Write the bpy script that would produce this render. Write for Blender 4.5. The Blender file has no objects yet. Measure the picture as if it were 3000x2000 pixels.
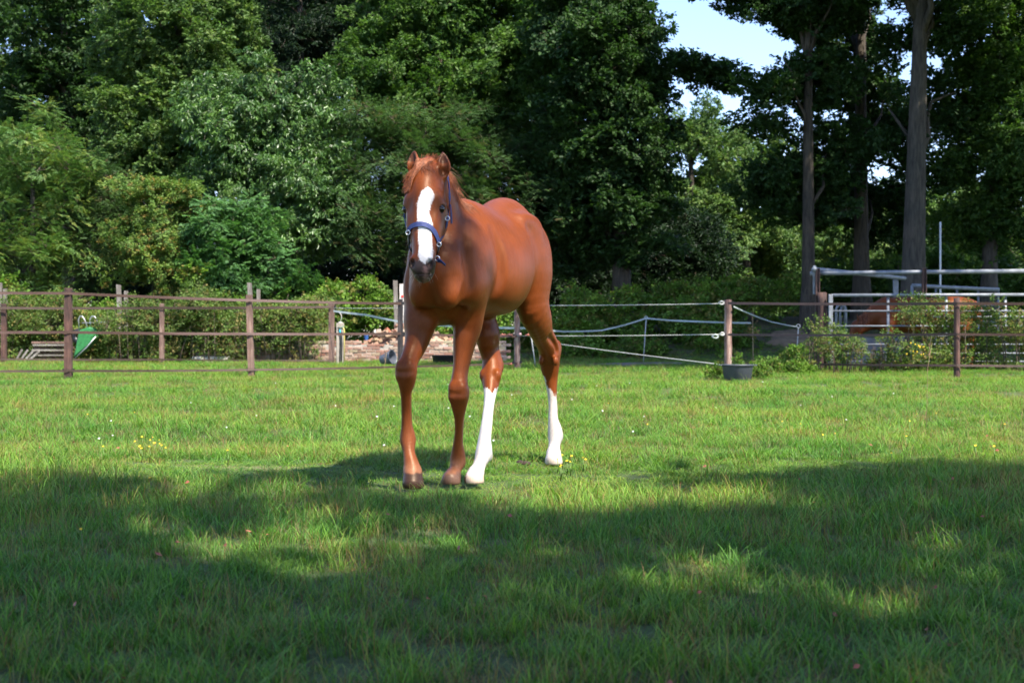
import bpy, bmesh, math, random
import numpy as np
from mathutils import Vector, Matrix, Quaternion, Euler

scene = bpy.context.scene
# ---------------------------------------------------------------- camera
F_PX, HZ, CAM_H = 4080.0, 985.0, 0.65          # focal length and horizon in photo pixels, eye height in metres
cam_data = bpy.data.cameras.new('camera')
cam = bpy.data.objects.new('camera', cam_data)
scene.collection.objects.link(cam)
cam.location = (0, 0, CAM_H)
cam.rotation_euler = (math.radians(90), 0, 0)
cam_data.sensor_width = 36.0
cam_data.lens = 36.0 * F_PX / 3000.0
cam_data.shift_y = -(1000 - HZ) / 3000.0
cam_data.clip_end = 3000
cam_data.clip_start = 0.05
cam_data.dof.use_dof = True
cam_data.dof.focus_distance = 6.1
cam_data.dof.aperture_fstop = 7.1
scene.camera = cam
# ---------------------------------------------------------------- light
SUN_EL, SUN_AZ = math.radians(54), math.radians(140)   # azimuth clockwise from +Y seen from above
sun_dir = Vector((math.sin(SUN_AZ) * math.cos(SUN_EL), math.cos(SUN_AZ) * math.cos(SUN_EL), math.sin(SUN_EL)))
world = bpy.data.worlds.new('World'); scene.world = world; world.use_nodes = True
wn = world.node_tree.nodes; wl = world.node_tree.links
sky = wn.new('ShaderNodeTexSky'); sky.sky_type = 'NISHITA'; sky.sun_disc = False
sky.sun_elevation = SUN_EL; sky.sun_rotation = SUN_AZ
sky.air_density = 1.0; sky.dust_density = 0.4; sky.ozone_density = 3.5
bg = wn['Background']; bg.inputs['Strength'].default_value = 0.14
tint = wn.new('ShaderNodeMix'); tint.data_type = 'RGBA'; tint.blend_type = 'MULTIPLY'; tint.inputs[0].default_value = 1.0
tint.inputs[7].default_value = (1.0, 0.94, 1.03, 1)
wl.new(sky.outputs[0], tint.inputs[6]); wl.new(tint.outputs[2], bg.inputs['Color'])
sun_data = bpy.data.lights.new('sun', 'SUN'); sun_data.energy = 5.0; sun_data.angle = math.radians(0.53)
sun_data.color = (1.0, 0.93, 0.82)
sun = bpy.data.objects.new('sun', sun_data); scene.collection.objects.link(sun)
sun.rotation_euler = (-sun_dir).to_track_quat('-Z', 'Y').to_euler()
sun.location = (20, -15, 25)
scene.view_settings.view_transform = 'Standard'
scene.view_settings.look = 'None'
scene.view_settings.exposure = 1.35
scene.view_settings.gamma = 1.0
scene.view_settings.use_curve_mapping = False
cy = scene.cycles
cy.max_bounces = 6; cy.diffuse_bounces = 3; cy.glossy_bounces = 2; cy.transmission_bounces = 4
cy.transparent_max_bounces = 8; cy.caustics_reflective = False; cy.caustics_refractive = False
cy.use_denoising = True
cy.use_adaptive_sampling = True; cy.adaptive_threshold = 0.02
cy.sample_clamp_indirect = 6

# ---------------------------------------------------------------- helpers
COL = scene.collection.objects
rng = np.random.default_rng(7)
random.seed(7)
def P(px, py, d):
    """photo pixel at depth d (metres from the camera) -> world point"""
    return Vector(((px - 1500.0) * d / F_PX, d, CAM_H + (HZ - py) * d / F_PX))
def gz(x, y):
    """ground height: a flat paddock, then a low wooded bank behind it"""
    t = np.clip((np.asarray(y, float) - 35.0) / 7.0, 0, 1)
    t = t * t * (3 - 2 * t)
    w = np.clip((np.asarray(x, float) - 2.0) / 4.0, 0, 1)
    u = 0.02 * np.sin(np.asarray(x) * 1.3 + np.asarray(y) * 0.7) + 0.015 * np.sin(np.asarray(y) * 1.9 - np.asarray(x) * 0.6)
    return t * (0.5 + 0.75 * w) + u * np.clip((np.asarray(y, float) - 1) / 4, 0.2, 1)
def GZ(x, y): return float(gz(x, y))
def tag(o, label=None, cat=None, group=None, kind=None):
    if label: o['label'] = label
    if cat: o['category'] = cat
    if group: o['group'] = group
    if kind: o['kind'] = kind
    return o
def empty(name, loc, label=None, cat=None, group=None):
    o = bpy.data.objects.new(name, None); COL.link(o); o.location = loc; o.empty_display_size = 0.1
    return tag(o, label, cat, group)
def link(name, me, parent=None, mat=None, loc=None):
    o = bpy.data.objects.new(name, me); COL.link(o)
    if mat is not None and me is not None and not me.materials: me.materials.append(mat)
    if loc is not None: o.location = loc
    if parent is not None: o.parent = parent
    return o
def mesh_np(name, verts, faces, smooth=True, attrs=None):
    """fast mesh from numpy arrays; faces (n,3) or (n,4)"""
    me = bpy.data.meshes.new(name)
    verts = np.asarray(verts, np.float32); faces = np.asarray(faces, np.int32)
    k = faces.shape[1]
    me.vertices.add(len(verts)); me.vertices.foreach_set('co', verts.ravel())
    me.loops.add(faces.size); me.loops.foreach_set('vertex_index', faces.ravel())
    me.polygons.add(len(faces))
    me.polygons.foreach_set('loop_start', np.arange(0, faces.size, k, dtype=np.int32))
    me.polygons.foreach_set('loop_total', np.full(len(faces), k, np.int32))
    if smooth: me.polygons.foreach_set('use_smooth', np.ones(len(faces), bool))
    for an, av in (attrs or {}).items():
        a = me.attributes.new(an, 'FLOAT_COLOR', 'POINT')
        c = np.ones((len(verts), 4), np.float32); c[:, :3] = av
        a.data.foreach_set('color', c.ravel())
    me.update(calc_edges=True); me.validate()
    return me
class MB:
    """collects simple solids, then makes ONE mesh"""
    def __init__(self): self.v = []; self.f = []
    def add(self, vs, fs):
        b = len(self.v); self.v += [tuple(p) for p in vs]; self.f += [tuple(i + b for i in f) for f in fs]; return self
    def box(self, c, size, rot=None, jit=0.0, top=1.0):
        c = Vector(c); sx, sy, sz = [s / 2 for s in size]; vs = []
        for z in (-1, 1):
            for x, y in ((-1, -1), (1, -1), (1, 1), (-1, 1)):
                k = top if z > 0 else 1
                p = Vector((x * sx * k, y * sy * k, z * sz))
                if jit: p += Vector((random.uniform(-jit, jit), random.uniform(-jit, jit), random.uniform(-jit, jit)))
                if rot is not None: p = rot @ p
                vs.append(c + p)
        return self.add(vs, [(3, 2, 1, 0), (4, 5, 6, 7), (0, 1, 5, 4), (1, 2, 6, 5), (2, 3, 7, 6), (3, 0, 4, 7)])
    def tube(self, pts, radii, n=8, cap=True, squash=None):
        pts = [Vector(p) for p in pts]
        if not hasattr(radii, '__len__'): radii = [radii] * len(pts)
        rings = []; ref = None
        for i, p in enumerate(pts):
            t = (pts[min(i + 1, len(pts) - 1)] - pts[max(i - 1, 0)])
            if t.length < 1e-9: t = Vector((0, 0, 1))
            t.normalize()
            if ref is None:
                ref = Vector((1, 0, 0)) if abs(t.x) < 0.8 else Vector((0, 1, 0))
            a = (ref - t * ref.dot(t))
            if a.length < 1e-6: a = t.orthogonal()
            a.normalize(); ref = a; b = t.cross(a)
            rings.append([p + (a * math.cos(2 * math.pi * k / n) + b * math.sin(2 * math.pi * k / n)) * radii[i] for k in range(n)])
        vs = [q for r in rings for q in r]; fs = []
        for i in range(len(pts) - 1):
            for k in range(n):
                a0 = i * n + k; a1 = i * n + (k + 1) % n
                fs.append((a0, a1, a1 + n, a0 + n))
        if cap:
            fs.append(tuple(reversed(range(n)))); fs.append(tuple((len(pts) - 1) * n + k for k in range(n)))
        return self.add(vs, fs)
    def lathe(self, prof, n=24, c=(0, 0, 0), rot=None):
        """prof: list of (r,z); closed if ends have r=0"""
        c = Vector(c); vs = []; fs = []
        for r, z in prof:
            for k in range(n):
                p = Vector((r * math.cos(2 * math.pi * k / n), r * math.sin(2 * math.pi * k / n), z))
                if rot is not None: p = rot @ p
                vs.append(c + p)
        for i in range(len(prof) - 1):
            for k in range(n):
                a0 = i * n + k; a1 = i * n + (k + 1) % n
                fs.append((a0, a1, a1 + n, a0 + n))
        return self.add(vs, fs)
    def ribbon(self, pts, width_vecs, thick=0.002):
        """flat strap with thickness along given half width vectors"""
        pts = [Vector(p) for p in pts]; vs = []; fs = []
        n = len(pts)
        for i, p in enumerate(pts):
            w = Vector(width_vecs[i]) if isinstance(width_vecs, list) else Vector(width_vecs)
            t = (pts[min(i + 1, n - 1)] - pts[max(i - 1, 0)]).normalized()
            nn = t.cross(w); nn = nn.normalized() * thick * 0.5 if nn.length > 1e-9 else Vector((0, thick * .5, 0))
            vs += [p - w - nn, p + w - nn, p + w + nn, p - w + nn]
        for i in range(n - 1):
            for k in range(4):
                a0 = i * 4 + k; a1 = i * 4 + (k + 1) % 4
                fs.append((a0, a1, a1 + 4, a0 + 4))
        fs.append((3, 2, 1, 0)); e = (n - 1) * 4; fs.append((e, e + 1, e + 2, e + 3))
        return self.add(vs, fs)
    def mesh(self, name, smooth=False):
        me = bpy.data.meshes.new(name); me.from_pydata(self.v, [], self.f); me.update()
        if smooth:
            for p in me.polygons: p.use_smooth = True
        return me
    def build(self, name, mat=None, parent=None, smooth=False, bevel=0, loc=None, seg=1):
        me = self.mesh(name, smooth)
        if bevel or True:
            bm = bmesh.new(); bm.from_mesh(me)
            bmesh.ops.recalc_face_normals(bm, faces=bm.faces)
            if bevel: bmesh.ops.bevel(bm, geom=list(bm.edges), offset=bevel, segments=seg, affect='EDGES', clamp_overlap=True)
            bm.to_mesh(me); bm.free()
            if smooth:
                for p in me.polygons: p.use_smooth = True
        return link(name, me, parent, mat, loc)

# ---- materials
def new_mat(name):
    m = bpy.data.materials.new(name); m.use_nodes = True
    nt = m.node_tree; b = nt.nodes['Principled BSDF']
    return m, nt, b
def N(nt, t, **kw):
    n = nt.nodes.new(t)
    for k, v in kw.items(): setattr(n, k, v)
    return n
def ramp(nt, fac, stops):
    r = N(nt, 'ShaderNodeValToRGB'); e = r.color_ramp.elements
    while len(e) < len(stops): e.new(0.5)
    for i, (p, c) in enumerate(stops):
        e[i].position = p; e[i].color = (c[0], c[1], c[2], 1) if hasattr(c, '__len__') else (c, c, c, 1)
    nt.links.new(fac, r.inputs[0]); return r.outputs[0]
def mixc(nt, fac, a, b, mode='MIX'):
    m = N(nt, 'ShaderNodeMix', data_type='RGBA', blend_type=mode)
    for sock, v in ((m.inputs[0], fac), (m.inputs[6], a), (m.inputs[7], b)):
        if hasattr(v, 'links') or isinstance(v, bpy.types.NodeSocket): nt.links.new(v, sock)
        elif hasattr(v, '__len__'): sock.default_value = (v[0], v[1], v[2], 1)
        else: sock.default_value = v
    return m.outputs[2]
def noise(nt, scale, detail=4, rough=0.55, coord='Object', stretch=None, dist=0.0):
    tc = N(nt, 'ShaderNodeTexCoord') if coord != 'World' else None
    src = tc.outputs[coord] if tc else N(nt, 'ShaderNodeNewGeometry').outputs['Position']
    if stretch:
        mp = N(nt, 'ShaderNodeMapping'); mp.inputs['Scale'].default_value = stretch
        nt.links.new(src, mp.inputs[0]); src = mp.outputs[0]
    n = N(nt, 'ShaderNodeTexNoise'); n.inputs['Scale'].default_value = scale
    n.inputs['Detail'].default_value = detail; n.inputs['Roughness'].default_value = rough; n.inputs['Distortion'].default_value = dist
    nt.links.new(src, n.inputs['Vector']); return n.outputs[0]
def bump(nt, b, h, strength=0.3, dist=0.01):
    bp = N(nt, 'ShaderNodeBump'); bp.inputs['Strength'].default_value = strength; bp.inputs['Distance'].default_value = dist
    nt.links.new(h, bp.inputs['Height']); nt.links.new(bp.outputs[0], b.inputs['Normal'])
def simple(name, col, rough=0.6, metal=0.0, var=0.25, scale=12.0, bmp=0.15, stretch=None, coord='Object', dark=None):
    m, nt, b = new_mat(name)
    n = noise(nt, scale, 5, 0.6, coord, stretch)
    d = dark or tuple(c * (1 - var) for c in col)
    l = tuple(min(1, c * (1 + var)) for c in col)
    nt.links.new(ramp(nt, n, [(0.3, d), (0.7, l)]), b.inputs['Base Color'])
    b.inputs['Roughness'].default_value = rough; b.inputs['Metallic'].default_value = metal
    if bmp: bump(nt, b, n, bmp, 0.01)
    return m

# ---------------------------------------------------------------- instancing helper (leaves, grass: one object each)
def instancer(name, protos, pts, rots, scls, picks, parent=None):
    """one object whose points carry copies of small leaf / blade meshes"""
    me = bpy.data.meshes.new(name); n = len(pts)
    me.vertices.add(n); me.vertices.foreach_set('co', np.asarray(pts, np.float32).ravel())
    a = me.attributes.new('rot', 'FLOAT_VECTOR', 'POINT'); a.data.foreach_set('vector', np.asarray(rots, np.float32).ravel())
    scls = np.asarray(scls, np.float32)
    if scls.ndim == 1: scls = np.repeat(scls[:, None], 3, 1)
    a = me.attributes.new('scl', 'FLOAT_VECTOR', 'POINT'); a.data.foreach_set('vector', scls.ravel())
    a = me.attributes.new('pick', 'INT', 'POINT'); a.data.foreach_set('value', np.asarray(picks, np.int32).ravel())
    o = link(name, me, parent)
    key = tuple(p.name for p in protos)
    if key not in _GN:
        ng = bpy.data.node_groups.new('scatter', 'GeometryNodeTree')
        ng.interface.new_socket('Geometry', in_out='INPUT', socket_type='NodeSocketGeometry')
        ng.interface.new_socket('Geometry', in_out='OUTPUT', socket_type='NodeSocketGeometry')
        gi = ng.nodes.new('NodeGroupInput'); go = ng.nodes.new('NodeGroupOutput')
        g2i = ng.nodes.new('GeometryNodeGeometryToInstance')
        for p in protos:
            oi = ng.nodes.new('GeometryNodeObjectInfo'); oi.inputs['Object'].default_value = p
            ng.links.new(oi.outputs['Geometry'], g2i.inputs[0])
        iop = ng.nodes.new('GeometryNodeInstanceOnPoints'); iop.inputs['Pick Instance'].default_value = True
        ng.links.new(gi.outputs[0], iop.inputs['Points']); ng.links.new(g2i.outputs[0], iop.inputs['Instance'])
        for an, dt, sock in (('pick', 'INT', 'Instance Index'), ('rot', 'FLOAT_VECTOR', 'Rotation'), ('scl', 'FLOAT_VECTOR', 'Scale')):
            na = ng.nodes.new('GeometryNodeInputNamedAttribute'); na.data_type = dt; na.inputs['Name'].default_value = an
            out = na.outputs['Attribute']
            if an == 'rot':
                e2r = ng.nodes.new('FunctionNodeEulerToRotation'); ng.links.new(out, e2r.inputs[0]); out = e2r.outputs[0]
            ng.links.new(out, iop.inputs[sock])
        ng.links.new(iop.outputs[0], go.inputs[0]); _GN[key] = ng
    md = o.modifiers.new('scatter', 'NODES'); md.node_group = _GN[key]
    return o
_GN = {}
def proto(name, me):
    o = bpy.data.objects.new(name, me); return o          # never linked to the scene itself

# ---------------------------------------------------------------- ground
def ground_material():
    m, nt, b = new_mat('meadow_soil')
    n1 = noise(nt, 0.35, 5, 0.6, 'World'); n2 = noise(nt, 7, 5, 0.65, 'World'); n3 = noise(nt, 60, 4, 0.7, 'World')
    c = ramp(nt, n2, [(0.3, (0.03, 0.055, 0.010)), (0.55, (0.06, 0.10, 0.018)), (0.8, (0.12, 0.115, 0.04))])
    c2 = ramp(nt, n1, [(0.35, (0.8, 0.9, 0.8)), (0.7, (1.15, 1.1, 0.95))])
    c = mixc(nt, 1.0, c, c2, 'MULTIPLY')
    c = mixc(nt, 0.5, c, ramp(nt, n3, [(0.3, (0.02, 0.03, 0.008)), (0.7, (0.09, 0.12, 0.03))]))
    # woodland floor on the bank: leaf litter and sandy soil
    sp = N(nt, 'ShaderNodeSeparateXYZ'); g = N(nt, 'ShaderNodeNewGeometry'); nt.links.new(g.outputs['Position'], sp.inputs[0])
    mr = N(nt, 'ShaderNodeMapRange'); mr.inputs[1].default_value = 35.5; mr.inputs[2].default_value = 38.5; nt.links.new(sp.outputs['Y'], mr.inputs[0])
    lit = ramp(nt, n2, [(0.3, (0.025, 0.03, 0.012)), (0.7, (0.085, 0.075, 0.035))])
    c = mixc(nt, mr.outputs[0], c, lit)
    vs = N(nt, 'ShaderNodeVectorMath', operation='SUBTRACT'); vs.inputs[1].default_value = (-1.28, 6.76, 0); nt.links.new(g.outputs['Position'], vs.inputs[0])
    vm = N(nt, 'ShaderNodeVectorMath', operation='MULTIPLY'); vm.inputs[1].default_value = (1.5, 2.8, 0); nt.links.new(vs.outputs[0], vm.inputs[0])
    vl = N(nt, 'ShaderNodeVectorMath', operation='LENGTH'); nt.links.new(vm.outputs[0], vl.inputs[0])
    ad = N(nt, 'ShaderNodeMath', operation='ADD'); nt.links.new(vl.outputs['Value'], ad.inputs[0]); nt.links.new(n2, ad.inputs[1])
    c = mixc(nt, ramp(nt, ad.outputs[0], [(0.75, 1.0), (1.0, 0.0)]), c, ramp(nt, n3, [(0.3, (0.13, 0.105, 0.05)), (0.7, (0.30, 0.24, 0.13))]))
    nt.links.new(c, b.inputs['Base Color']); b.inputs['Roughness'].default_value = 0.95
    bump(nt, b, n3, 0.6, 0.02)
    return m
def build_ground():
    xs = np.concatenate([np.linspace(-600, -60, 10), np.linspace(-50, -14, 14), np.linspace(-13, 13, 66), np.linspace(14, 50, 14), np.linspace(60, 600, 10)])
    ys = np.concatenate([np.linspace(-300, -20, 8), np.linspace(-15, 1, 12), np.linspace(1.5, 46, 110), np.linspace(48, 100, 20), np.linspace(120, 1200, 12)])
    X, Y = np.meshgrid(xs, ys, indexing='ij'); Z = gz(X, Y)
    V = np.stack([X, Y, Z], -1).reshape(-1, 3); nx, ny = len(xs), len(ys)
    i = np.arange((nx - 1) * (ny - 1)); a = (i // (ny - 1)) * ny + i % (ny - 1)
    me = mesh_np('ground', V, np.stack([a, a + ny, a + ny + 1, a + 1], 1))
    return tag(link('ground', me, None, ground_material()), kind='structure')
build_ground()
# worn strip of grey earth in the shade behind the rope gate
def flat_patch(name, cx, cy, rx, ry, mat, lift, seed):
    r = random.Random(seed); V = [(cx, cy, GZ(cx, cy) + lift)]; Fc = []
    n = 40; rings = 4
    ph = [r.uniform(0, 6.28) for _ in range(6)]
    for k in range(1, rings + 1):
        for i in range(n):
            t = 2 * math.pi * i / n; w = 1 + .14 * math.sin(3 * t + ph[0]) + .1 * math.sin(5 * t + ph[1]) + .07 * math.sin(9 * t + ph[2])
            x = cx + rx * k / rings * w * math.cos(t); y = cy + ry * k / rings * w * math.sin(t); V.append((x, y, GZ(x, y) + (lift if k < rings else -.01)))
    for i in range(n): Fc.append((0, 1 + i, 1 + (i + 1) % n))
    for k in range(rings - 1):
        for i in range(n):
            a = 1 + k * n + i; b2 = 1 + k * n + (i + 1) % n; Fc += [(a, a + n, b2 + n), (a, b2 + n, b2)]
    o = link(name, mesh_np(name, V, Fc), None, mat); return tag(o, kind='structure')
MAT_DIRT = simple('grey_earth', (0.13, 0.115, 0.085), 0.95, 0, .35, 6, .5, None, 'World')
flat_patch('dirt_patch', 2.35, 31.3, 1.9, .9, MAT_DIRT, .03, 4)
MAT_SAND = simple('sandy_soil', (0.17, 0.12, 0.07), 0.95, 0, .35, 5, .5, None, 'World')
flat_patch('sandy_bank', 7.75, 38.3, .75, .8, MAT_SAND, .10, 9)

# ---------------------------------------------------------------- grass
def blade_material(name, tip_dry):
    m, nt, b = new_mat(name)
    at = N(nt, 'ShaderNodeAttribute', attribute_name='leaf')
    n1 = noise(nt, 0.5, 4, 0.6, 'World'); n2 = noise(nt, 2.6, 4, 0.6, 'World')
    c = mixc(nt, 1.0, at.outputs['Color'], ramp(nt, n1, [(0.34, (0.66, 0.88, 0.8)), (0.66, (1.26, 1.10, 0.95))]), 'MULTIPLY')
    c = mixc(nt, 1.0, c, ramp(nt, n2, [(0.32, (0.72, 0.84, 0.85)), (0.7, (1.24, 1.10, 1.0))]), 'MULTIPLY')
    nt.links.new(c, b.inputs['Base Color']); b.inputs['Roughness'].default_value = 0.5; b.inputs['Specular IOR Level'].default_value = 0.3
    tr = N(nt, 'ShaderNodeBsdfTranslucent'); nt.links.new(mixc(nt, 1.0, c, (0.95, 1.2, 0.5), 'MULTIPLY'), tr.inputs[0])
    mx = N(nt, 'ShaderNodeMixShader'); mx.inputs[0].default_value = 0.42
    out = nt.nodes['Material Output']
    nt.links.new(b.outputs[0], mx.inputs[1]); nt.links.new(tr.outputs[0], mx.inputs[2]); nt.links.new(mx.outputs[0], out.inputs[0])
    return m
MAT_BLADE = blade_material('grass_blade', 0.2)
def clump(name, nb, rad, hmin, hmax, width, lean, cols, seed, curl=1.0):
    r = random.Random(seed); V = []; Fc = []; Cc = []
    for _ in range(nb):
        t = r.uniform(0, 6.283); q = rad * math.sqrt(r.random()); bx, by = q * math.cos(t), q * math.sin(t)
        h = r.uniform(hmin, hmax) * (1 - .35 * (q / rad) ** 2); w = width * r.uniform(.6, 1.25) * .5
        d = r.uniform(0, 6.283); ln = lean * r.uniform(.25, 1.3) * h; cx, cy = math.cos(d), math.sin(d)
        f = d + math.pi / 2 + r.uniform(-.5, .5); sx, sy = math.cos(f) * w, math.sin(f) * w
        c = cols[min(int(r.random() ** 1.0 * len(cols)), len(cols) - 1)]; k = r.uniform(.55, 1.5); b = len(V)
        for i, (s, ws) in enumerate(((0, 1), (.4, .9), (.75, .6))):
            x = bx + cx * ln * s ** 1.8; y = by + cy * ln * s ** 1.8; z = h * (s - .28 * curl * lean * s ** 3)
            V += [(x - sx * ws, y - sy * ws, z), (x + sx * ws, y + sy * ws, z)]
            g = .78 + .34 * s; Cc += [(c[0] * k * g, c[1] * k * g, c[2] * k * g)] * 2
        V.append((bx + cx * ln, by + cy * ln, h * (1 - .28 * curl * lean))); Cc.append((c[0] * k * 1.25, c[1] * k * 1.15, c[2] * k * 1.1))
        Fc += [(b, b + 1, b + 3), (b, b + 3, b + 2), (b + 2, b + 3, b + 5), (b + 2, b + 5, b + 4), (b + 4, b + 5, b + 6)]
    me = mesh_np(name, V, Fc, False, {'leaf': np.array(Cc)}); me.materials.append(MAT_BLADE)
    return proto(name, me)
G1, G2, G3, G4 = (0.162, 0.288, 0.044), (0.112, 0.230, 0.045), (0.216, 0.322, 0.056), (0.285, 0.318, 0.085)
DRY, RED = (0.30, 0.22, 0.10), (0.22, 0.10, 0.055)
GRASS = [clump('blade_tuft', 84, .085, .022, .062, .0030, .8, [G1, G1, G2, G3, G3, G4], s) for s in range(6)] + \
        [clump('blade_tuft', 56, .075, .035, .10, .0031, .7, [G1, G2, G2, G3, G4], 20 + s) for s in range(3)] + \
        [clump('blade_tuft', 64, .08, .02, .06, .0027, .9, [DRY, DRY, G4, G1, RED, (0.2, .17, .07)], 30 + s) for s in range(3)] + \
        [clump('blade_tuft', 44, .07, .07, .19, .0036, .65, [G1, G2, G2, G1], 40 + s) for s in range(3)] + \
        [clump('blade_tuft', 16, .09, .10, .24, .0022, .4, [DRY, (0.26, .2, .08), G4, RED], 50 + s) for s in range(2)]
def fbm(x, y, f, seed):
    r = np.random.default_rng(seed); o = np.zeros_like(x); A = 0
    for i in range(8):
        k = r.normal(size=2) * f * (1 + .6 * i); o += np.sin(x * k[0] + y * k[1] + r.uniform(0, 6.28)) / (1 + .5 * i); A += 1 / (1 + .5 * i)
    return o / A * 1.6
def build_grass():
    P_, R_, S_, K_ = [], [], [], []
    for y0, y1, dens, sc in ((1.6, 4.2, 470, .70), (4.2, 8.5, 330, .88), (8.5, 14, 130, 1.12), (14, 24, 70, 1.3), (24, 40, 34, 1.7)):
        xw = lambda y: .385 * y + 1.3
        W = xw(y1); n = int(dens * 2 * W * (y1 - y0))
        x = rng.uniform(-W, W, n); y = rng.uniform(y0, y1, n); k = np.abs(x) < xw(y); x, y = x[k], y[k]; n = len(x)
        u = rng.random(n); f1 = fbm(x, y, 1.2, 11); f2 = fbm(x, y, 3.0, 12)
        px = 1500 + x / y * F_PX; py = HZ + CAM_H / y * F_PX
        dry = np.exp(-(((x + 1.35) / .75) ** 2 + ((y - 6.75) / .42) ** 2)) * 1.25 + np.exp(-(((x - .33) / .8) ** 2 + ((y - 6.45) / .35) ** 2)) * 1.1 + np.exp(-(((x + .5) / 1.0) ** 2 + ((y - 6.3) / .3) ** 2)) * .5
        dry = dry + np.clip(f1 * .5 + f2 * .35 - .28, 0, .45) * (y > 6)
        pick = rng.integers(0, 6, n)
        mid = (f2 + f1 * .5 > .25) & (rng.random(n) < .5); pick = np.where(mid, rng.integers(6, 9, n), pick)
        pick = np.where(u < dry * .85, rng.integers(9, 12, n), pick)
        tus = np.exp(-(((x - 1.55) / 1.25) ** 2 + ((y - (6.75 + .12 * x)) / .5) ** 2)) * .75 + np.exp(-(((x + 1.7) / .9) ** 2 + ((y - 5.5) / .5) ** 2)) * .3 + np.clip(f1 - .55, 0, .25) * (y < 6)
        tus = tus + .5 * np.exp(-((y - 21.5) / .5) ** 2) * (np.abs(x) > 2)
        pick = np.where(rng.random(n) < tus, rng.integers(12, 15, n), pick)
        pick = np.where((rng.random(n) < .012 + .10 * np.clip(dry, 0, 1)), rng.integers(15, 17, n), pick)
        bare = (np.exp(-(((x + 1.28) / .6) ** 2 + ((y - 6.74) / .32) ** 2)) > rng.random(n) * 1.9)
        soil = (((x - 2.35) / 1.7) ** 2 + ((y - 31.3) / .8) ** 2 < rng.uniform(.7, 1.1, n))
        keep = ~soil & ~(bare & (rng.random(n) < .35))
        s = sc * rng.uniform(.75, 1.25, n) * (1 + .18 * f1); hz = .68 * s * rng.uniform(.8, 1.25, n) * np.where(y > 14, .55, 1.0) * np.where((y > 6.6) & (y <= 14), .62, 1) * np.where(y <= 6.6, .84, 1)
        hz = hz * (1 - .5 * np.exp(-(((x + .12) / .75) ** 2 + ((y - 6.45) / .75) ** 2)))
        for fx, fy in ((-.43, 5.98), (-.27, 6.15), (-.17, 6.2), (.21, 7.1)): hz = hz * (1 - .55 * np.exp(-(((x - fx) / .16) ** 2 + ((y - fy + .08) / .22) ** 2)))
        hz = hz * (1 - .6 * np.exp(-(((x + 1.3) / .7) ** 2 + ((y - 6.7) / .4) ** 2)))
        z = gz(x, y)
        P_.append(np.stack([x, y, z - .003], 1)[keep]); R_.append(np.stack([rng.normal(0, .08, n), rng.normal(0, .08, n), rng.uniform(0, 6.28, n)], 1)[keep])
        S_.append(np.stack([s, s, hz], 1)[keep]); K_.append(pick[keep])
    o = instancer('grass', GRASS, np.concatenate(P_), np.concatenate(R_), np.concatenate(S_), np.concatenate(K_))
    return tag(o, 'short green paddock grass with dry patches and taller tufts', 'grass', kind='stuff')
build_grass()

# ---------------------------------------------------------------- foliage
def leaf_material(name, gloss=0.35, rough=0.45, trans=0.34):
    m, nt, b = new_mat(name)
    at = N(nt, 'ShaderNodeAttribute', attribute_name='leaf')
    n1 = noise(nt, 0.45, 3, 0.6, 'World')
    c = mixc(nt, 1.0, at.outputs['Color'], ramp(nt, n1, [(0.32, (0.74, 0.80, 0.85)), (0.68, (1.18, 1.16, 1.05))]), 'MULTIPLY')
    nt.links.new(c, b.inputs['Base Color']); b.inputs['Roughness'].default_value = rough; b.inputs['Specular IOR Level'].default_value = gloss
    tr = N(nt, 'ShaderNodeBsdfTranslucent'); nt.links.new(mixc(nt, 1.0, c, (0.95, 1.15, 0.55), 'MULTIPLY'), tr.inputs[0])
    mx = N(nt, 'ShaderNodeMixShader'); mx.inputs[0].default_value = trans
    nt.links.new(b.outputs[0], mx.inputs[1]); nt.links.new(tr.outputs[0], mx.inputs[2]); nt.links.new(mx.outputs[0], nt.nodes['Material Output'].inputs[0])
    return m
MAT_LEAF = leaf_material('leaf_green', .22, .5, .4); MAT_GLOSS = leaf_material('leaf_glossy', .5, .33, .34)
def bark_material(name, dark, light, scale=6.0):
    m, nt, b = new_mat(name)
    n1 = noise(nt, scale, 6, 0.65, 'World', (2.2, 2.2, 0.35), .4); n2 = noise(nt, 1.2, 4, 0.6, 'World')
    c = ramp(nt, n1, [(0.32, dark), (0.66, light)])
    c = mixc(nt, 1.0, c, ramp(nt, n2, [(0.3, (0.75, 0.8, 0.75)), (0.7, (1.15, 1.1, 1.0))]), 'MULTIPLY')
    nt.links.new(c, b.inputs['Base Color']); b.inputs['Roughness'].default_value = 0.9
    bump(nt, b, n1, 0.9, 0.05)
    return m
MAT_BARK = bark_material('oak_bark', (0.018, 0.014, 0.011), (0.085, 0.068, 0.052))
MAT_BARK2 = bark_material('grey_bark', (0.028, 0.024, 0.020), (0.10, 0.085, 0.072))
MAT_TWIG = simple('twig_bark', (0.09, 0.065, 0.045), 0.9, 0, .4, 20, .2)

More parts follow.
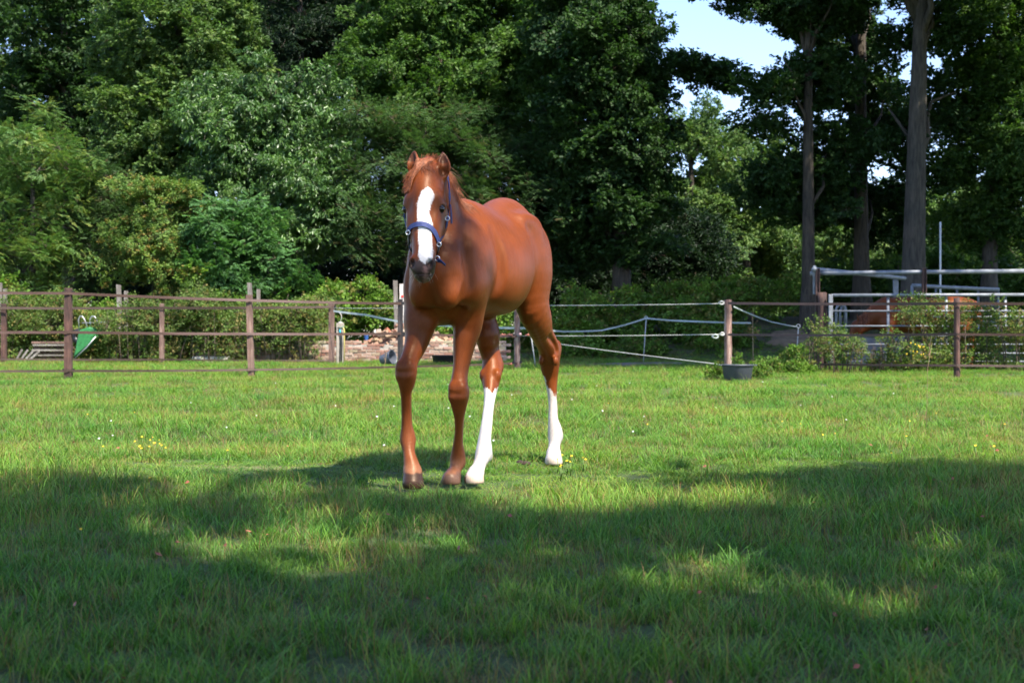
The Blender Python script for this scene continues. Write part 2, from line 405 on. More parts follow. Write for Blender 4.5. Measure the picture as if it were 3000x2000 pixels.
def bough(name, seed, rad, flat, n_spray, n_leaf, L, W, cols, mat, droop=0.0, spread=.16, pinnate=False, twigs=5, lobed=True, upn=.7):
    """a leafy branch end: sprays of folded leaves through a flattened volume, with bare twigs inside"""
    r = random.Random(seed); V = []; Fc = []; Cc = []; mi = []
    def leaf(p, d, nrm, l, w, c):
        d = d.normalized(); s = nrm.cross(d)
        if s.length < 1e-4: s = d.orthogonal()
        s.normalize(); n = d.cross(s); b = len(V); fold = .22 * w
        e = p + d * l - n * l * r.uniform(-.05, .22)
        if lobed:
            prof = ((.22, .62), (.58, 1.0))
        else:
            prof = ((.28, .85), (.66, .8))
        (a1, w1), (a2, w2) = prof
        q1 = p + d * l * a1; q2 = p + d * l * a2 - n * l * .04
        V.extend([p, q1 + s * w * w1 * .5 + n * fold, q2 + s * w * w2 * .5 + n * fold, e, q2 - s * w * w2 * .5 + n * fold, q1 - s * w * w1 * .5 + n * fold])
        Fc.extend([(b, b + 1, b + 2), (b, b + 2, b + 3), (b, b + 3, b + 4), (b, b + 4, b + 5)]); mi.extend([0] * 4)
        k = r.uniform(.7, 1.35); Cc.extend([(c[0] * k, c[1] * k, c[2] * k)] * 6)
    for i in range(n_spray):
        u = Vector((r.gauss(0, 1), r.gauss(0, 1), r.gauss(0, 1))).normalized(); q = r.random() ** .42
        o = Vector((u.x * rad * q, u.y * rad * q, u.z * rad * flat * q))
        d = (Vector((u.x, u.y, u.z * .5 + .15 - droop)) + Vector((r.gauss(0, .45), r.gauss(0, .45), r.gauss(0, .3)))).normalized()
        c = cols[r.randrange(len(cols))]
        side = d.orthogonal().normalized()
        for j in range(n_leaf):
            t = j / n_leaf
            if pinnate:
                sgn = 1 if j % 2 else -1; s2 = d.cross(Vector((0, 0, 1))); s2 = s2.normalized() if s2.length > .01 else side
                p = o + d * spread * 1.6 * t + Vector((0, 0, -.05 * t * t)); ld = s2 * sgn + d * .35 + Vector((0, 0, -.15 - droop))
                nn = Vector((r.gauss(0, .25), r.gauss(0, .25), 1))
            else:
                p = o + d * spread * (t - .2) + Vector((r.gauss(0, .3), r.gauss(0, .3), r.gauss(0, .25))) * spread
                ld = d * .6 + Vector((r.gauss(0, .7), r.gauss(0, .7), r.gauss(-.1 - droop * 1.3, .45)))
                nn = Vector((r.gauss(0, .55), r.gauss(0, .55), upn)) + u * .35
            leaf(p, ld, nn.normalized(), L * r.uniform(.65, 1.2), W * r.uniform(.7, 1.2), c)
    for i in range(twigs):
        u = Vector((r.gauss(0, 1), r.gauss(0, 1), r.gauss(0, .6))).normalized(); p0 = Vector((0, 0, -.1 * rad)); p2 = Vector((u.x * rad * .95, u.y * rad * .95, u.z * rad * flat))
        p1 = (p0 + p2) / 2 + Vector((r.gauss(0, .06), r.gauss(0, .06), .08)); b = len(V); w = .011
        for p, ww in ((p0, w), (p1, w * .65), (p2, w * .25)):
            V.extend([p + Vector((ww, 0, 0)), p + Vector((-ww * .5, ww * .87, 0)), p + Vector((-ww * .5, -ww * .87, ww * .4))]); Cc.extend([(.09, .065, .045)] * 3)
        for k in (0, 1):
            for e in range(3):
                a0 = b + k * 3 + e; a1 = b + k * 3 + (e + 1) % 3; Fc.extend([(a0, a1, a1 + 3), (a0, a1 + 3, a0 + 3)]); mi.extend([1] * 2)
    me = mesh_np(name, np.array([tuple(v) for v in V]), np.array(Fc), False, {'leaf': np.array(Cc)})
    me.materials.append(mat); me.materials.append(MAT_TWIG)
    me.polygons.foreach_set('material_index', np.array(mi, np.int32))
    return proto(name, me)
def kind_set(name, n, **kw): return [bough(name, 100 * hash_s(name) + i, **kw) for i in range(n)]
def hash_s(s): return sum((i + 1) * ord(c) for i, c in enumerate(s)) % 997
OAK = kind_set('oak_bough', 5, rad=.78, flat=.58, n_spray=46, n_leaf=11, L=.155, W=.088, spread=.15, cols=[(.058, .122, .026), (.072, .142, .028), (.092, .165, .032), (.050, .10, .026)], mat=MAT_LEAF)
OAKL = kind_set('light_oak_bough', 5, rad=.78, flat=.58, n_spray=46, n_leaf=11, L=.15, W=.085, spread=.15, cols=[(.090, .158, .044), (.105, .175, .047), (.13, .19, .05), (.075, .132, .040)], mat=MAT_LEAF)
DARK = kind_set('dark_oak_bough', 5, rad=.8, flat=.52, n_spray=42, n_leaf=11, L=.165, W=.095, spread=.16, cols=[(.036, .078, .022), (.042, .088, .022), (.030, .064, .020)], mat=MAT_LEAF)  # oak leaves darkened in colour, in place of shade falling on the crown
DEEP = kind_set('spruce_bough', 4, rad=.8, flat=.5, n_spray=44, n_leaf=12, L=.13, W=.05, spread=.16, cols=[(.016, .034, .014), (.020, .042, .016), (.013, .028, .013)], mat=MAT_LEAF, lobed=False)  # near-black leaf colour paints in the shade of the deep wood, no conifer
CHERRY = kind_set('cherry_bough', 4, rad=.75, flat=.5, n_spray=46, n_leaf=11, L=.175, W=.060, cols=[(.070, .145, .036), (.085, .17, .04), (.125, .225, .05), (.06, .12, .034)], mat=MAT_GLOSS, droop=.55, lobed=False, upn=.55)
LOCUST = kind_set('locust_bough', 4, rad=.7, flat=.5, n_spray=50, n_leaf=14, L=.078, W=.038, cols=[(.105, .195, .062), (.12, .21, .066), (.14, .225, .066), (.18, .22, .06)], mat=MAT_LEAF, pinnate=True, spread=.18, lobed=False)
HAWT = kind_set('hawthorn_bough', 4, rad=.6, flat=.5, n_spray=52, n_leaf=11, L=.084, W=.058, cols=[(.125, .21, .05), (.15, .23, .052), (.10, .18, .042), (.19, .225, .05), (.115, .20, .046), (.14, .22, .05), (.24, .18, .05)], mat=MAT_LEAF, spread=.13)
ELDER = kind_set('elder_bough', 4, rad=.6, flat=.55, n_spray=40, n_leaf=11, L=.13, W=.058, cols=[(.085, .185, .058), (.095, .205, .06), (.07, .155, .052)], mat=MAT_LEAF, pinnate=True, spread=.19, droop=.2, lobed=False)
ROWAN = kind_set('rowan_bough', 5, rad=.68, flat=.55, n_spray=52, n_leaf=13, L=.078, W=.032, cols=[(.062, .118, .044), (.075, .135, .048), (.055, .10, .04), (.066, .122, .044), (.08, .14, .05), (.07, .125, .045), (.062, .118, .044), (.11, .095, .045)], mat=MAT_LEAF, pinnate=True, spread=.17, lobed=False)
BRAM = kind_set('bramble_bough', 4, rad=.5, flat=.6, n_spray=46, n_leaf=9, L=.09, W=.07, cols=[(.14, .25, .034), (.12, .22, .034), (.165, .27, .04), (.10, .17, .03), (.19, .185, .045)], mat=MAT_LEAF, spread=.13)
ROSE = kind_set('rose_bough', 4, rad=.42, flat=.75, n_spray=46, n_leaf=9, L=.058, W=.04, cols=[(.11, .18, .04), (.13, .195, .045), (.155, .20, .05), (.09, .145, .036), (.20, .165, .055)], mat=MAT_LEAF, spread=.11, twigs=8)

def trunk_mesh(name, base, top, r0, r1, limbs, seed, mat, parent, flare=1.5, n=12):
    r = random.Random(seed); mb = MB(); b = Vector(base); t = Vector(top); pts = []; rad = []
    K = 10
    for i in range(K + 1):
        s = i / K; w = Vector((math.sin(s * 4 + seed) * .06, math.cos(s * 3 + seed) * .06, 0)) * (t - b).length * .06 * s
        pts.append(b.lerp(t, s) + w); rad.append((r0 + (r1 - r0) * s) * (1 + (flare - 1) * math.exp(-s * 26)))
    pts.insert(0, b + Vector((0, 0, -.5))); rad.insert(0, r0 * flare * 1.15)
    mb.tube(pts, rad, n)
    for tgt, s, lr in limbs:
        k = 1 + min(int(s * K), K - 1); a = pts[k].lerp(pts[k + 1], s * K - int(s * K)) if k + 1 < len(pts) else pts[-1]
        tg = Vector(tgt); mid = a.lerp(tg, .5) + Vector((r.gauss(0, .15), r.gauss(0, .15), (tg - a).length * .10)); q = a.lerp(tg, .25) + Vector((r.gauss(0, .08), r.gauss(0, .08), (tg - a).length * .08)); q3 = a.lerp(tg, .78) + Vector((r.gauss(0, .12), r.gauss(0, .12), (tg - a).length * .06))
        mb.tube([a, q, mid, q3, tg], [lr, lr * .8, lr * .55, lr * .36, lr * .15], 6)
    return mb.build(name, mat, parent, True)
def envelope_pts(r, n, c, R, shell=.5, low=-1.0):
    out = []; c = Vector(c); ph = [r.uniform(0, 6.28) for _ in range(8)]
    while len(out) < n:
        u = Vector((r.gauss(0, 1), r.gauss(0, 1), r.gauss(0, 1))).normalized()
        if u.z < low: continue
        az = math.atan2(u.y, u.x)
        w = 1 + .16 * math.sin(3 * az + ph[0] + 2 * u.z) + .12 * math.sin(5 * az + ph[1] - 3 * u.z) + .10 * math.sin(7 * u.z + ph[2] + az)
        q = (shell + (1 - shell) * r.random() ** .6) * w
        out.append((c + Vector((u.x * R[0] * q, u.y * R[1] * q, u.z * R[2] * q)), u, q))
    return out
def tree(name, label, px, d, lobes, sp, n, size, trunk_r=.2, seed=1, top=None, group=None, mat=None, cat='tree', base_x=None, lean=(0, 0), shell=.5, limbs=10, extra=None, flat_z=1.0, twigs=(), gaps=()):
    """lobes: list of (px, py, d, rx, ry, rz) crown masses given by the photo position of their centre"""
    r = random.Random(seed); bx = P(px, HZ, d).x if base_x is None else base_x
    base = Vector((bx, d, GZ(bx, d)))
    root = empty(name, base, label, cat, group)
    vol = [l[3] * l[4] * l[5] for l in lobes]; tot = sum(vol); PT = []; cent = []
    for l, v in zip(lobes, vol):
        c = P(l[0], l[1], l[2]) if len(l) == 6 else Vector(l[1:4]); R = l[-3:]
        cent.append((c, R)); PT += envelope_pts(r, max(6, int(n * v / tot)), c, R, shell)
    for e in (extra or []): PT.append((Vector(e), Vector((0, 0, 1)), 1))
    PT = [p for p in PT if p[0].z > GZ(p[0].x, p[0].y) + .15]
    def in_gap(p):                                     # openings in the crown that let the sun through to the grass
        k = p.z / sun_dir.z; gx, gy = p.x - sun_dir.x * k, p.y - sun_dir.y * k
        return any(((gx - a) / c) ** 2 + ((gy - b) / e) ** 2 < 1 for a, b, c, e in gaps)
    PT = [p for p in PT if not in_gap(p[0])]
    ctop = max(c.z + R[2] * .55 for c, R in cent); cx = sum(c.x for c, R in cent) / len(cent); cyy = sum(c.y for c, R in cent) / len(cent)
    tp = Vector(top) if top is not None else Vector((cx, cyy, ctop))
    lim = []
    for i in range(limbs):
        p, u, q = PT[r.randrange(len(PT))]; s = max(.15, min(.92, (p.z - base.z) / max(.5, tp.z - base.z) * .8)); lim.append((p.lerp(tp, .12) - base, s, trunk_r * r.uniform(.22, .4)))
    for e, es in twigs: PT.append((Vector(e), Vector((0, 0, 1)), 1)); lim.append((Vector(e) - base, .8, trunk_r * .25))
    tk = trunk_mesh('trunk', (0, 0, 0), tp - base, trunk_r, trunk_r * .28, lim, seed, mat or MAT_BARK, root)
    pts = np.array([tuple(p - base) for p, u, q in PT])
    rot = []
    for p, u, q in PT: rot.append((u.y * -.45 + r.gauss(0, .2), u.x * .45 + r.gauss(0, .2), r.uniform(0, 6.283)))
    scl = np.array([[size * r.uniform(.7, 1.25)] * 2 + [size * r.uniform(.7, 1.2) * flat_z] for _ in PT])
    for k, (e, es) in enumerate(twigs): scl[len(PT) - len(twigs) + k] = es
    pk = [r.randrange(len(sp)) for _ in PT]
    cr = instancer('crown', sp, pts, np.array(rot), scl, pk, root); tag(cr, kind='stuff')
    return root
def thicket(name, label, cat, boxes, sp, dens, size, seed, group=None, stems=0, lowgap=0.0):
    """hedge or bramble bank: boxes (x0, x1, y0, y1, height)"""
    r = random.Random(seed); pts = []; rot = []; scl = []; pk = []
    x0 = sum((b[0] + b[1]) / 2 for b in boxes) / len(boxes); y0 = sum((b[2] + b[3]) / 2 for b in boxes) / len(boxes)
    o0 = Vector((x0, y0, GZ(x0, y0))); root = empty(name, o0, label, cat, group)
    for bx0, bx1, by0, by1, h in boxes:
        n = max(4, int((bx1 - bx0) * (by1 - by0 + .4) * h * dens)); ph = [r.uniform(0, 6) for _ in range(4)]
        for _ in range(n):
            x = r.uniform(bx0, bx1); y = r.uniform(by0, by1); hh = h * (1 + .16 * math.sin(x * 1.7 + ph[0]) + .12 * math.sin(x * 4.1 + ph[1])) * (1 - .5 * max(0, (abs((y - by0) / max(.01, by1 - by0) - .5) - .25)))
            z = hh * (r.random() ** .75)
            if by0 < 34 and z < lowgap and r.random() < .72: continue
            z = max(z, .12); pts.append((x - o0.x, y - o0.y, GZ(x, y) + z - o0.z)); rot.append((r.gauss(0, .4), r.gauss(0, .4), r.uniform(0, 6.283))); scl.append([size * r.uniform(.65, 1.3)] * 3); pk.append(r.randrange(len(sp)))
    cr = instancer('foliage', sp, np.array(pts), np.array(rot), np.array(scl), pk, root); tag(cr, kind='stuff')
    if stems:
        mb = MB()
        for _ in range(stems):
            b = boxes[r.randrange(len(boxes))]; x = r.uniform(b[0], b[1]) - o0.x; y = r.uniform(b[2], b[3]) - o0.y; h = b[4] * r.uniform(.6, 1.15); g = GZ(x + o0.x, y + o0.y) - o0.z
            lx, ly = r.gauss(0, .15) * h, r.gauss(0, .1) * h
            mb.tube([(x, y, g - .05), (x + lx * .3, y + ly * .3, g + h * .4), (x + lx * .7, y + ly * .7, g + h * .75), (x + lx, y + ly, g + h)], [.013, .010, .007, .003], 5)
        mb.build('stems', MAT_TWIG, root, True)['kind'] = 'stuff'
    return root

# ---- the wood, left to right
TG = 'trees of the wood behind the paddock'
tree('locust_tree', 'yellow-green feathery-leaved tree at the left edge of the picture', 95, 40, [(90, 560, 40, 1.55, 1.5, 2.5), (40, 740, 39.6, 1.5, 1.3, 1.6), (150, 780, 39.6, .9, 1.0, 1.3)], LOCUST, 150, .85, .13, 11, group=TG, mat=MAT_BARK2)
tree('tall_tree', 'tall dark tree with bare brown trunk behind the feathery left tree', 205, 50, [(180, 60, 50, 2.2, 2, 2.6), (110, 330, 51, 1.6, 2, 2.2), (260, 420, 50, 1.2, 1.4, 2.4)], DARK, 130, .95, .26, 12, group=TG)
tree('tall_tree', 'shaded tall tree with high crown at the top left corner', 20, 54, [(10, 60, 54, 2.4, 2.4, 3.0), (-60, 420, 54, 2.2, 2, 2.5)], OAKL, 120, .95, .25, 13, group=TG)
tree('oak_tree', 'tall sunlit oak left of the dark gap with pale olive leaves', 500, 44.5, [(500, 80, 44.5, 2.7, 2.3, 2.3), (560, 330, 44, 2.3, 2.0, 2.2), (400, 470, 43.5, 1.5, 1.4, 1.6), (650, 90, 45, 1.2, 1.3, 1.8)], OAKL, 330, .82, .3, 14, group=TG)
tree('small_tree', 'dull blue-green bush beside the left feathery tree', 275, 41, [(285, 600, 41, .85, .9, 1.15), (275, 760, 40.5, .8, .8, 1.0)], ROWAN, 70, .8, .07, 15, group='bushes at the edge of the wood')
tree('cherry_tree', 'cherry tree with glossy drooping leaves left of the foal', 800, 41.5, [(700, 380, 41.5, 1.7, 1.7, 1.7), (880, 420, 41.5, 1.7, 1.6, 1.6), (780, 570, 41, 2.3, 1.6, 1.7), (960, 620, 41, 1.2, 1.3, 1.4), (620, 300, 42, .9, .9, .9)], CHERRY, 310, .78, .15, 16, group=TG, extra=[P(905, 215, 41), P(905, 245, 41), P(1000, 250, 41.2)])
tree('hawthorn_bush', 'yellowish hawthorn bush with orange-tinged leaves', 440, 39, [(470, 620, 39, 1.1, .9, .9), (420, 720, 38.8, 1.25, .9, 1.0), (500, 800, 38.6, .9, .7, .6)], HAWT, 135, .75, .07, 17, group='bushes at the edge of the wood')
tree('elder_bush', 'bright green elder bush with upright shoots behind a grey post', 680, 38.5, [(690, 690, 38.5, 1.2, .9, 1.0), (720, 800, 38.2, 1.5, .8, .9), (640, 810, 38.2, .9, .7, .8)], ELDER, 120, .75, .07, 18, group='bushes at the edge of the wood')
tree('oak_tree', 'large mid-green oak rising above the foal', 1300, 46, [(1225, 90, 46, 2.1, 2.0, 2.6), (1420, 60, 46, 2.4, 2.2, 2.5), (1300, 300, 45, 2.9, 2.2, 1.9), (1090, 270, 45, 1.5, 1.4, 1.4), (1560, 240, 46, 1.7, 1.7, 2.0)], OAK, 400, .85, .34, 19, group=TG)
tree('rowan_tree', 'grey-green rowan with reddish berry clusters just behind the foal', 1180, 41.5, [(1120, 450, 41.5, 1.7, 1.5, 1.5), (1320, 470, 42, 2.0, 1.6, 1.6), (1200, 650, 41, 2.2, 1.4, 1.5), (1500, 560, 42.5, 1.8, 1.6, 1.8)], ROWAN, 330, .85, .14, 20, group=TG, top=P(1200, 600, 41.5))
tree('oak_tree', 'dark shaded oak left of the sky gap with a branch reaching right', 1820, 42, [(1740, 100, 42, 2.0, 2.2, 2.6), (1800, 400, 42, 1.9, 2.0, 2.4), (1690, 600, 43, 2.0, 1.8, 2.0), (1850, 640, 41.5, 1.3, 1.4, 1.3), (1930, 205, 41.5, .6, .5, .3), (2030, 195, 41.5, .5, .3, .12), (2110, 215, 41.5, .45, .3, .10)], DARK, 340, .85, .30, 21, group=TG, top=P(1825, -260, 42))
# ---- tall trunks on the right
tree('oak_tree', 'slim dark trunk nearest the sky gap, rooted on the sandy bank', 2368, 39, [(2360, 0, 39.5, 1.9, 1.5, 1.0), (2130, -60, 39.5, 1.0, 1.0, .6), (2400, 235, 39.5, 1.2, 1.2, .7), (2270, 275, 39, .65, .7, .32), (2240, 350, 39, .55, .6, .25), (2430, 420, 40, 1.0, 1.0, .7), (2330, 560, 40, 1.4, 1.0, .9)], DARK, 190, .75, .20, 22, group=TG, top=P(2372, -420, 39), mat=MAT_BARK)
tree('oak_tree', 'dark ivy-dressed trunk second in the row on the right', 2525, 41, [(2480, 110, 43, 1.2, .9, 1.6), (2570, 330, 43, 1.1, .9, 1.5), (2450, 560, 43, 1.2, .9, 1.0), (2580, 620, 43, 1.1, .9, 1.1)], DARK, 135, .72, .25, 23, group=TG, top=P(2520, -450, 41))
tree('oak_tree', 'thickest grey trunk in the row on the right', 2672, 38, [(2640, -160, 38, 2.4, 1.6, 1.2), (2720, 70, 38.6, .9, .8, .6), (2640, 430, 39, .8, .7, .9), (2625, 200, 39, .45, .5, 1.1), (2775, 260, 39.4, .5, .5, 1.3), (2770, 480, 39.4, .4, .4, .8)], DARK, 130, .75, .36, 24, group=TG, top=P(2705, -420, 38), mat=MAT_BARK2)
tree('oak_tree', 'leafy oak at the right edge with a sun-flecked pale trunk', 2895, 40, [(2920, 120, 40, 1.7, 1.5, 2.0), (2860, 400, 40, 1.2, 1.2, 1.6), (2990, 500, 39.6, 1.4, 1.2, 2.0), (2850, 640, 40.3, 1.0, 1.0, 1.1)], OAK, 240, .75, .24, 25, group=TG, top=P(2930, -400, 40), mat=MAT_BARK2)
# ---- farther trees, sunlit
FG = 'far trees beyond the wood'
for i, (px, d, lob, lab) in enumerate((
        (2040, 70, [(2040, 520, 70, 2.9, 2.6, 3.6), (2000, 740, 69, 3.0, 2.4, 2.6)], 'sunlit far tree with rounded top inside the sky gap'),
        (2190, 74, [(2190, 560, 74, 2.7, 2.6, 3.6), (2180, 760, 73, 3.2, 2.4, 2.6)], 'yellowish far tree right of the sunlit one in the sky gap'),
        (2440, 76, [(2430, 720, 76, 3.6, 2.8, 3.6), (2350, 800, 75, 2.6, 2.4, 2.6)], 'far tree seen between the two slim dark trunks'),
        (2600, 80, [(2600, 740, 80, 3.4, 2.8, 3.6)], 'far pale tree left of the thickest trunk'),
        (2790, 78, [(2790, 700, 78, 3.2, 2.8, 4.2)], 'far tree behind the white pole'),
        (2960, 72, [(2960, 720, 72, 3.6, 2.8, 4.0)], 'far tree low at the right edge'))):
    tree('far_tree', lab, px, d, lob, OAKL, 130, 1.15, .3, 60 + i, group=FG)
# ---- dense shaded trees filling the depth of the wood
DG = 'trees deep in the shaded wood'
for i, (px, d, lob, lab) in enumerate((
        (400, 58, [(380, 420, 58, 3.6, 2.5, 5.5), (420, 800, 57, 3.4, 2.2, 2.5)], 'shaded tree deep in the wood behind the olive oak'),
        (880, 56, [(880, 60, 57, 3.0, 2.5, 4.2), (900, 500, 56, 3.4, 2.2, 4.0), (850, 800, 54, 3.0, 2, 2)], 'very dark tree in the gap left of the foal'),
        (960, 66, [(920, 60, 66, 4.2, 2.5, 5.5), (700, 200, 66, 3.5, 2.5, 5.0)], 'dark tree closing the gap far behind the cherry'),
        (1250, 58, [(1250, 200, 58, 3.6, 2.5, 5.0), (1250, 650, 57, 3.6, 2.4, 3.6)], 'shaded tree deep in the wood behind the large oak'),
        (1600, 55, [(1600, 150, 55, 3.0, 2.5, 4.6), (1620, 600, 54, 3.2, 2.4, 3.6), (1700, 820, 50, 3.2, 2, 1.6)], 'shaded tree deep in the wood right of the foal'),
        (1900, 52, [(1900, 780, 52, 2.3, 2, 2.2)], 'low shaded tree under the sky gap'),
        (110, 60, [(90, 600, 60, 3.6, 2.4, 5.0)], 'shaded tree deep in the wood behind the left edge'))):
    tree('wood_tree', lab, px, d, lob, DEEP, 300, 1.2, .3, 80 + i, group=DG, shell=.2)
# ---- brambles and hedges
def X(px, d): return (px - 1500) * d / F_PX
thicket('bramble_bank', 'sunlit yellow-green brambles along the foot of the wood, left', 'brambles', [(X(-80, 37.5), X(330, 37.5), 36.8, 38.0, 1.55), (X(560, 37.5), X(1260, 37.5), 36.8, 38.0, 1.70)], BRAM, 7, .85, 31, stems=30)
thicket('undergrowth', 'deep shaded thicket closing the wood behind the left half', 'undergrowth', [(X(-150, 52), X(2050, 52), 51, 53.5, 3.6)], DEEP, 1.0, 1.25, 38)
thicket('far_hedge', 'distant sunlit hedge low behind the tall trunks', 'hedge', [(X(1850, 92), X(3200, 92), 91, 94, 5.0)], OAKL, .35, 2.4, 39)
thicket('undergrowth', 'dark shaded undergrowth behind the rope gate', 'undergrowth', [(X(1260, 39), X(1700, 39), 37.5, 40, 1.0), (X(1640, 39), X(2060, 39), 38, 41, 1.3), (X(2060, 40), X(2360, 40), 39.5, 42, 1.1), (X(1560, 36.5), X(2200, 36.5), 36, 38.2, .35)], BRAM, 4.2, .9, 32)
thicket('undergrowth', 'shaded undergrowth between the tall trunks on the right', 'undergrowth', [(X(2400, 42), X(3080, 42), 42, 44, 1.6)], OAK, 3, .75, 33)
thicket('rose_hedge', 'scrubby rose hedge behind the far fence on the left', 'hedge', [(X(-60, 34.6), X(210, 34.6), 34.3, 35.3, 1.35), (X(290, 33.3), X(690, 33.3), 33.0, 33.6, 1.30), (X(690, 33.3), X(940, 33.3), 33.2, 33.65, 1.25), (X(210, 35), X(960, 35), 34.4, 35.4, 1.4)], ROSE, 17, .85, 34, stems=90, lowgap=.42)
# ---- shade trees standing beside and behind the photographer
SG = 'shade trees beside the paddock'
def shade_tree(x, y, cz, r, n, seed, lab, hh=None, size=1.0, twigs=(), gaps=()):
    tree('shade_tree', lab, 0, y, [(None, x, y, cz, r, r, hh or r * .8)], OAK, n, size, .28, seed, group=SG, base_x=x, shell=.35, twigs=twigs, gaps=gaps)
GAPS = [(-.40, 3.72, 1.05, .66), (.34, 5.30, .66, .52), (1.20, 3.95, .74, .46), (.80, 2.95, .62, .42)]
def above(gx, gy, z):
    """the point at height z whose shadow falls on the ground at (gx, gy)"""
    k = z / sun_dir.z; return Vector((gx + sun_dir.x * k, gy + sun_dir.y * k, z))
for i, (x, y, cz, r, n, lab) in enumerate((
        (0.2, -2.05, 7.6, 2.9, 66, 'oak standing left behind the photographer'),
        (4.3, -2.10, 8.2, 3.2, 66, 'oak standing just behind the photographer'),
        (7.7, -1.0, 8.4, 3.3, 66, 'oak standing right behind the photographer'),
        (11.2, -0.8, 8.4, 3.3, 60, 'second oak to the right behind the photographer'),
        (2.2, -2.35, 8.0, 3.0, 58, 'slender oak between the two behind the photographer'),
        (9.6, 23.0, 14.0, 4.2, 230, 'tall oak beyond the right end of the fence'),
        (16.5, 31.5, 13.0, 5.0, 230, 'tall oak beyond the cattle pen on the right'),
        (22.5, 33.5, 13.0, 5.0, 200, 'tall oak behind the pen beyond the right edge'))):
    shade_tree(x, y, cz, r, n, 200 + i, lab, twigs=[(above(-.70, 6.58, 8.0), .26), (above(-.78, 6.52, 8.3), .22), (above(-.36, 6.34, 7.8), .2)] if i == 1 else (), gaps=GAPS)
shade_tree(11.8, 28.0, 17.0, 4.6, 260, 210, 'tallest oak beyond the right edge shading the rope gate')
shade_tree(16.0, 26.0, 17.0, 4.6, 220, 211, 'tall oak far to the right beyond the pen')
# ---------------------------------------------------------------- fences
def wood_material(name, dark, mid, light):
    m, nt, b = new_mat(name)
    n1 = noise(nt, 9, 6, 0.7, 'Object', (3.0, 3.0, 0.28), .6); n2 = noise(nt, 3.0, 4, 0.6, 'Object', (1, 1, .6))
    c = ramp(nt, n1, [(0.28, dark), (0.5, mid), (0.72, light)])
    c = mixc(nt, ramp(nt, n2, [(0.38, 0.0), (0.62, 0.85)]), c, dark)
    nt.links.new(c, b.inputs['Base Color']); b.inputs['Roughness'].default_value = 0.85
    bump(nt, b, n1, 0.7, 0.012)
    return m
MAT_POST = wood_material('brown_post_wood', (0.022, 0.014, 0.013), (0.10, 0.045, 0.032), (0.20, 0.11, 0.08))
MAT_PINK = wood_material('faded_pink_wood', (0.075, 0.045, 0.035), (0.20, 0.115, 0.085), (0.33, 0.235, 0.185))
MAT_BLACKW = wood_material('tarred_post_wood', (0.010, 0.009, 0.010), (0.025, 0.021, 0.022), (0.08, 0.06, 0.055))
MAT_GREYW = wood_material('grey_post_wood', (0.12, 0.10, 0.085), (0.24, 0.22, 0.19), (0.42, 0.39, 0.34))
MAT_PEEL = wood_material('peeling_post_wood', (0.06, 0.03, 0.025), (0.30, 0.18, 0.14), (0.62, 0.52, 0.44))
MAT_TAPE = simple('brown_fence_tape', (0.080, 0.043, 0.032), 0.65, 0, .2, 30, .1)
MAT_TAPE2 = simple('old_fence_tape', (0.062, 0.038, 0.026), 0.75, 0, .3, 20, .1)
MAT_BLK = simple('black_plastic', (0.014, 0.014, 0.016), 0.45, 0, .3, 20, .1)
MAT_WHITE = simple('white_rope', (0.48, 0.48, 0.44), 0.7, 0, .18, 90, .2)
MAT_ORANGE = simple('orange_insulator', (0.62, 0.20, 0.12), 0.5, 0, .2, 40, .1)
def post(name, px, d, top_y, r, label, mat, group, n=8, square=False, ins=(), lean=0.0, seed=0, insm=None, side=0):
    rr = random.Random(seed + int(px)); x = X(px, d); g = GZ(x, d); ht = CAM_H + (HZ - top_y) * d / F_PX - g
    root = empty(name, (x, d, g), label, 'fence post', group)
    mb = MB(); K = 9; rings = []
    ang = [math.pi / 4 + math.pi / 2 * i for i in range(4)] if square else [2 * math.pi * i / n for i in range(n)]
    pr = [rr.uniform(.9, 1.1) for _ in ang]
    V = []; Fc = []
    for i in range(K + 1):
        s = i / K; z = -.3 + (ht + .3) * s
        for a, q in zip(ang, pr):
            w = r * q * (1.25 if square else 1) * (1 + rr.uniform(-.035, .035)) * (1.04 - .08 * s)
            V.append((w * math.cos(a) + lean * max(z, 0) * 1.0, w * math.sin(a), z + (rr.uniform(-.012, .012) if i == K else 0)))
    m = len(ang)
    for i in range(K):
        for k in range(m): Fc.append((i * m + k, i * m + (k + 1) % m, (i + 1) * m + (k + 1) % m, (i + 1) * m + k))
    Fc.append(tuple(K * m + k for k in range(m)))
    mb.add(V, Fc); mb.build('post', mat, root, not square)
    for y in ins:
        z = CAM_H + (HZ - y) * d / F_PX - g
        for sx in (-1, 1):
            b = MB(); b.box((sx * (r + .012), -.01, z), (.028, .05, .055)); b.tube([(sx * (r - .01), 0, z), (sx * (r + .035), -.01, z)], .012, 6)
            b.build('insulator', insm or MAT_BLK, root)
    return root, Vector((x, d, g)), ht
FP = 'wooden posts of the near paddock fence'
post('fence_post', -330, 20.6, 848, .058, 'brown near fence post just past the left edge', MAT_POST, FP, ins=(860, 973))
post('fence_post', 201, 21.2, 845, .060, 'dark reddish-brown near post second closest to the left edge, tallest in the left fence', MAT_POST, FP, ins=(858, 973, 1085), square=True, seed=2)
post('fence_post', 737, 22.3, 865, .050, 'faded pinkish near post left of the foal, leaning slightly', MAT_PINK, FP, ins=(880, 978, 1083), square=True, lean=-.03, seed=3)
post('fence_post', 1173, 23.2, 877, .048, 'black tarred near post just left of the foal', MAT_BLACKW, FP, ins=(888, 977, 1074), square=True, seed=4)
post('fence_post', 1515, 26.8, 886, .060, 'peeling round post between the hind legs of the foal', MAT_PEEL, FP, n=10, ins=(892, 983, 1060), seed=5)
post('fence_post', 2133, 25.2, 878, .068, 'round reddish post behind the grey tub with white rope ends', MAT_PEEL, FP, n=12, ins=(888, 980), seed=6)
post('fence_post', 2804, 21.6, 872, .050, 'slim dark-based post in front of the metal pen', MAT_POST, FP, ins=(), n=10, seed=7)
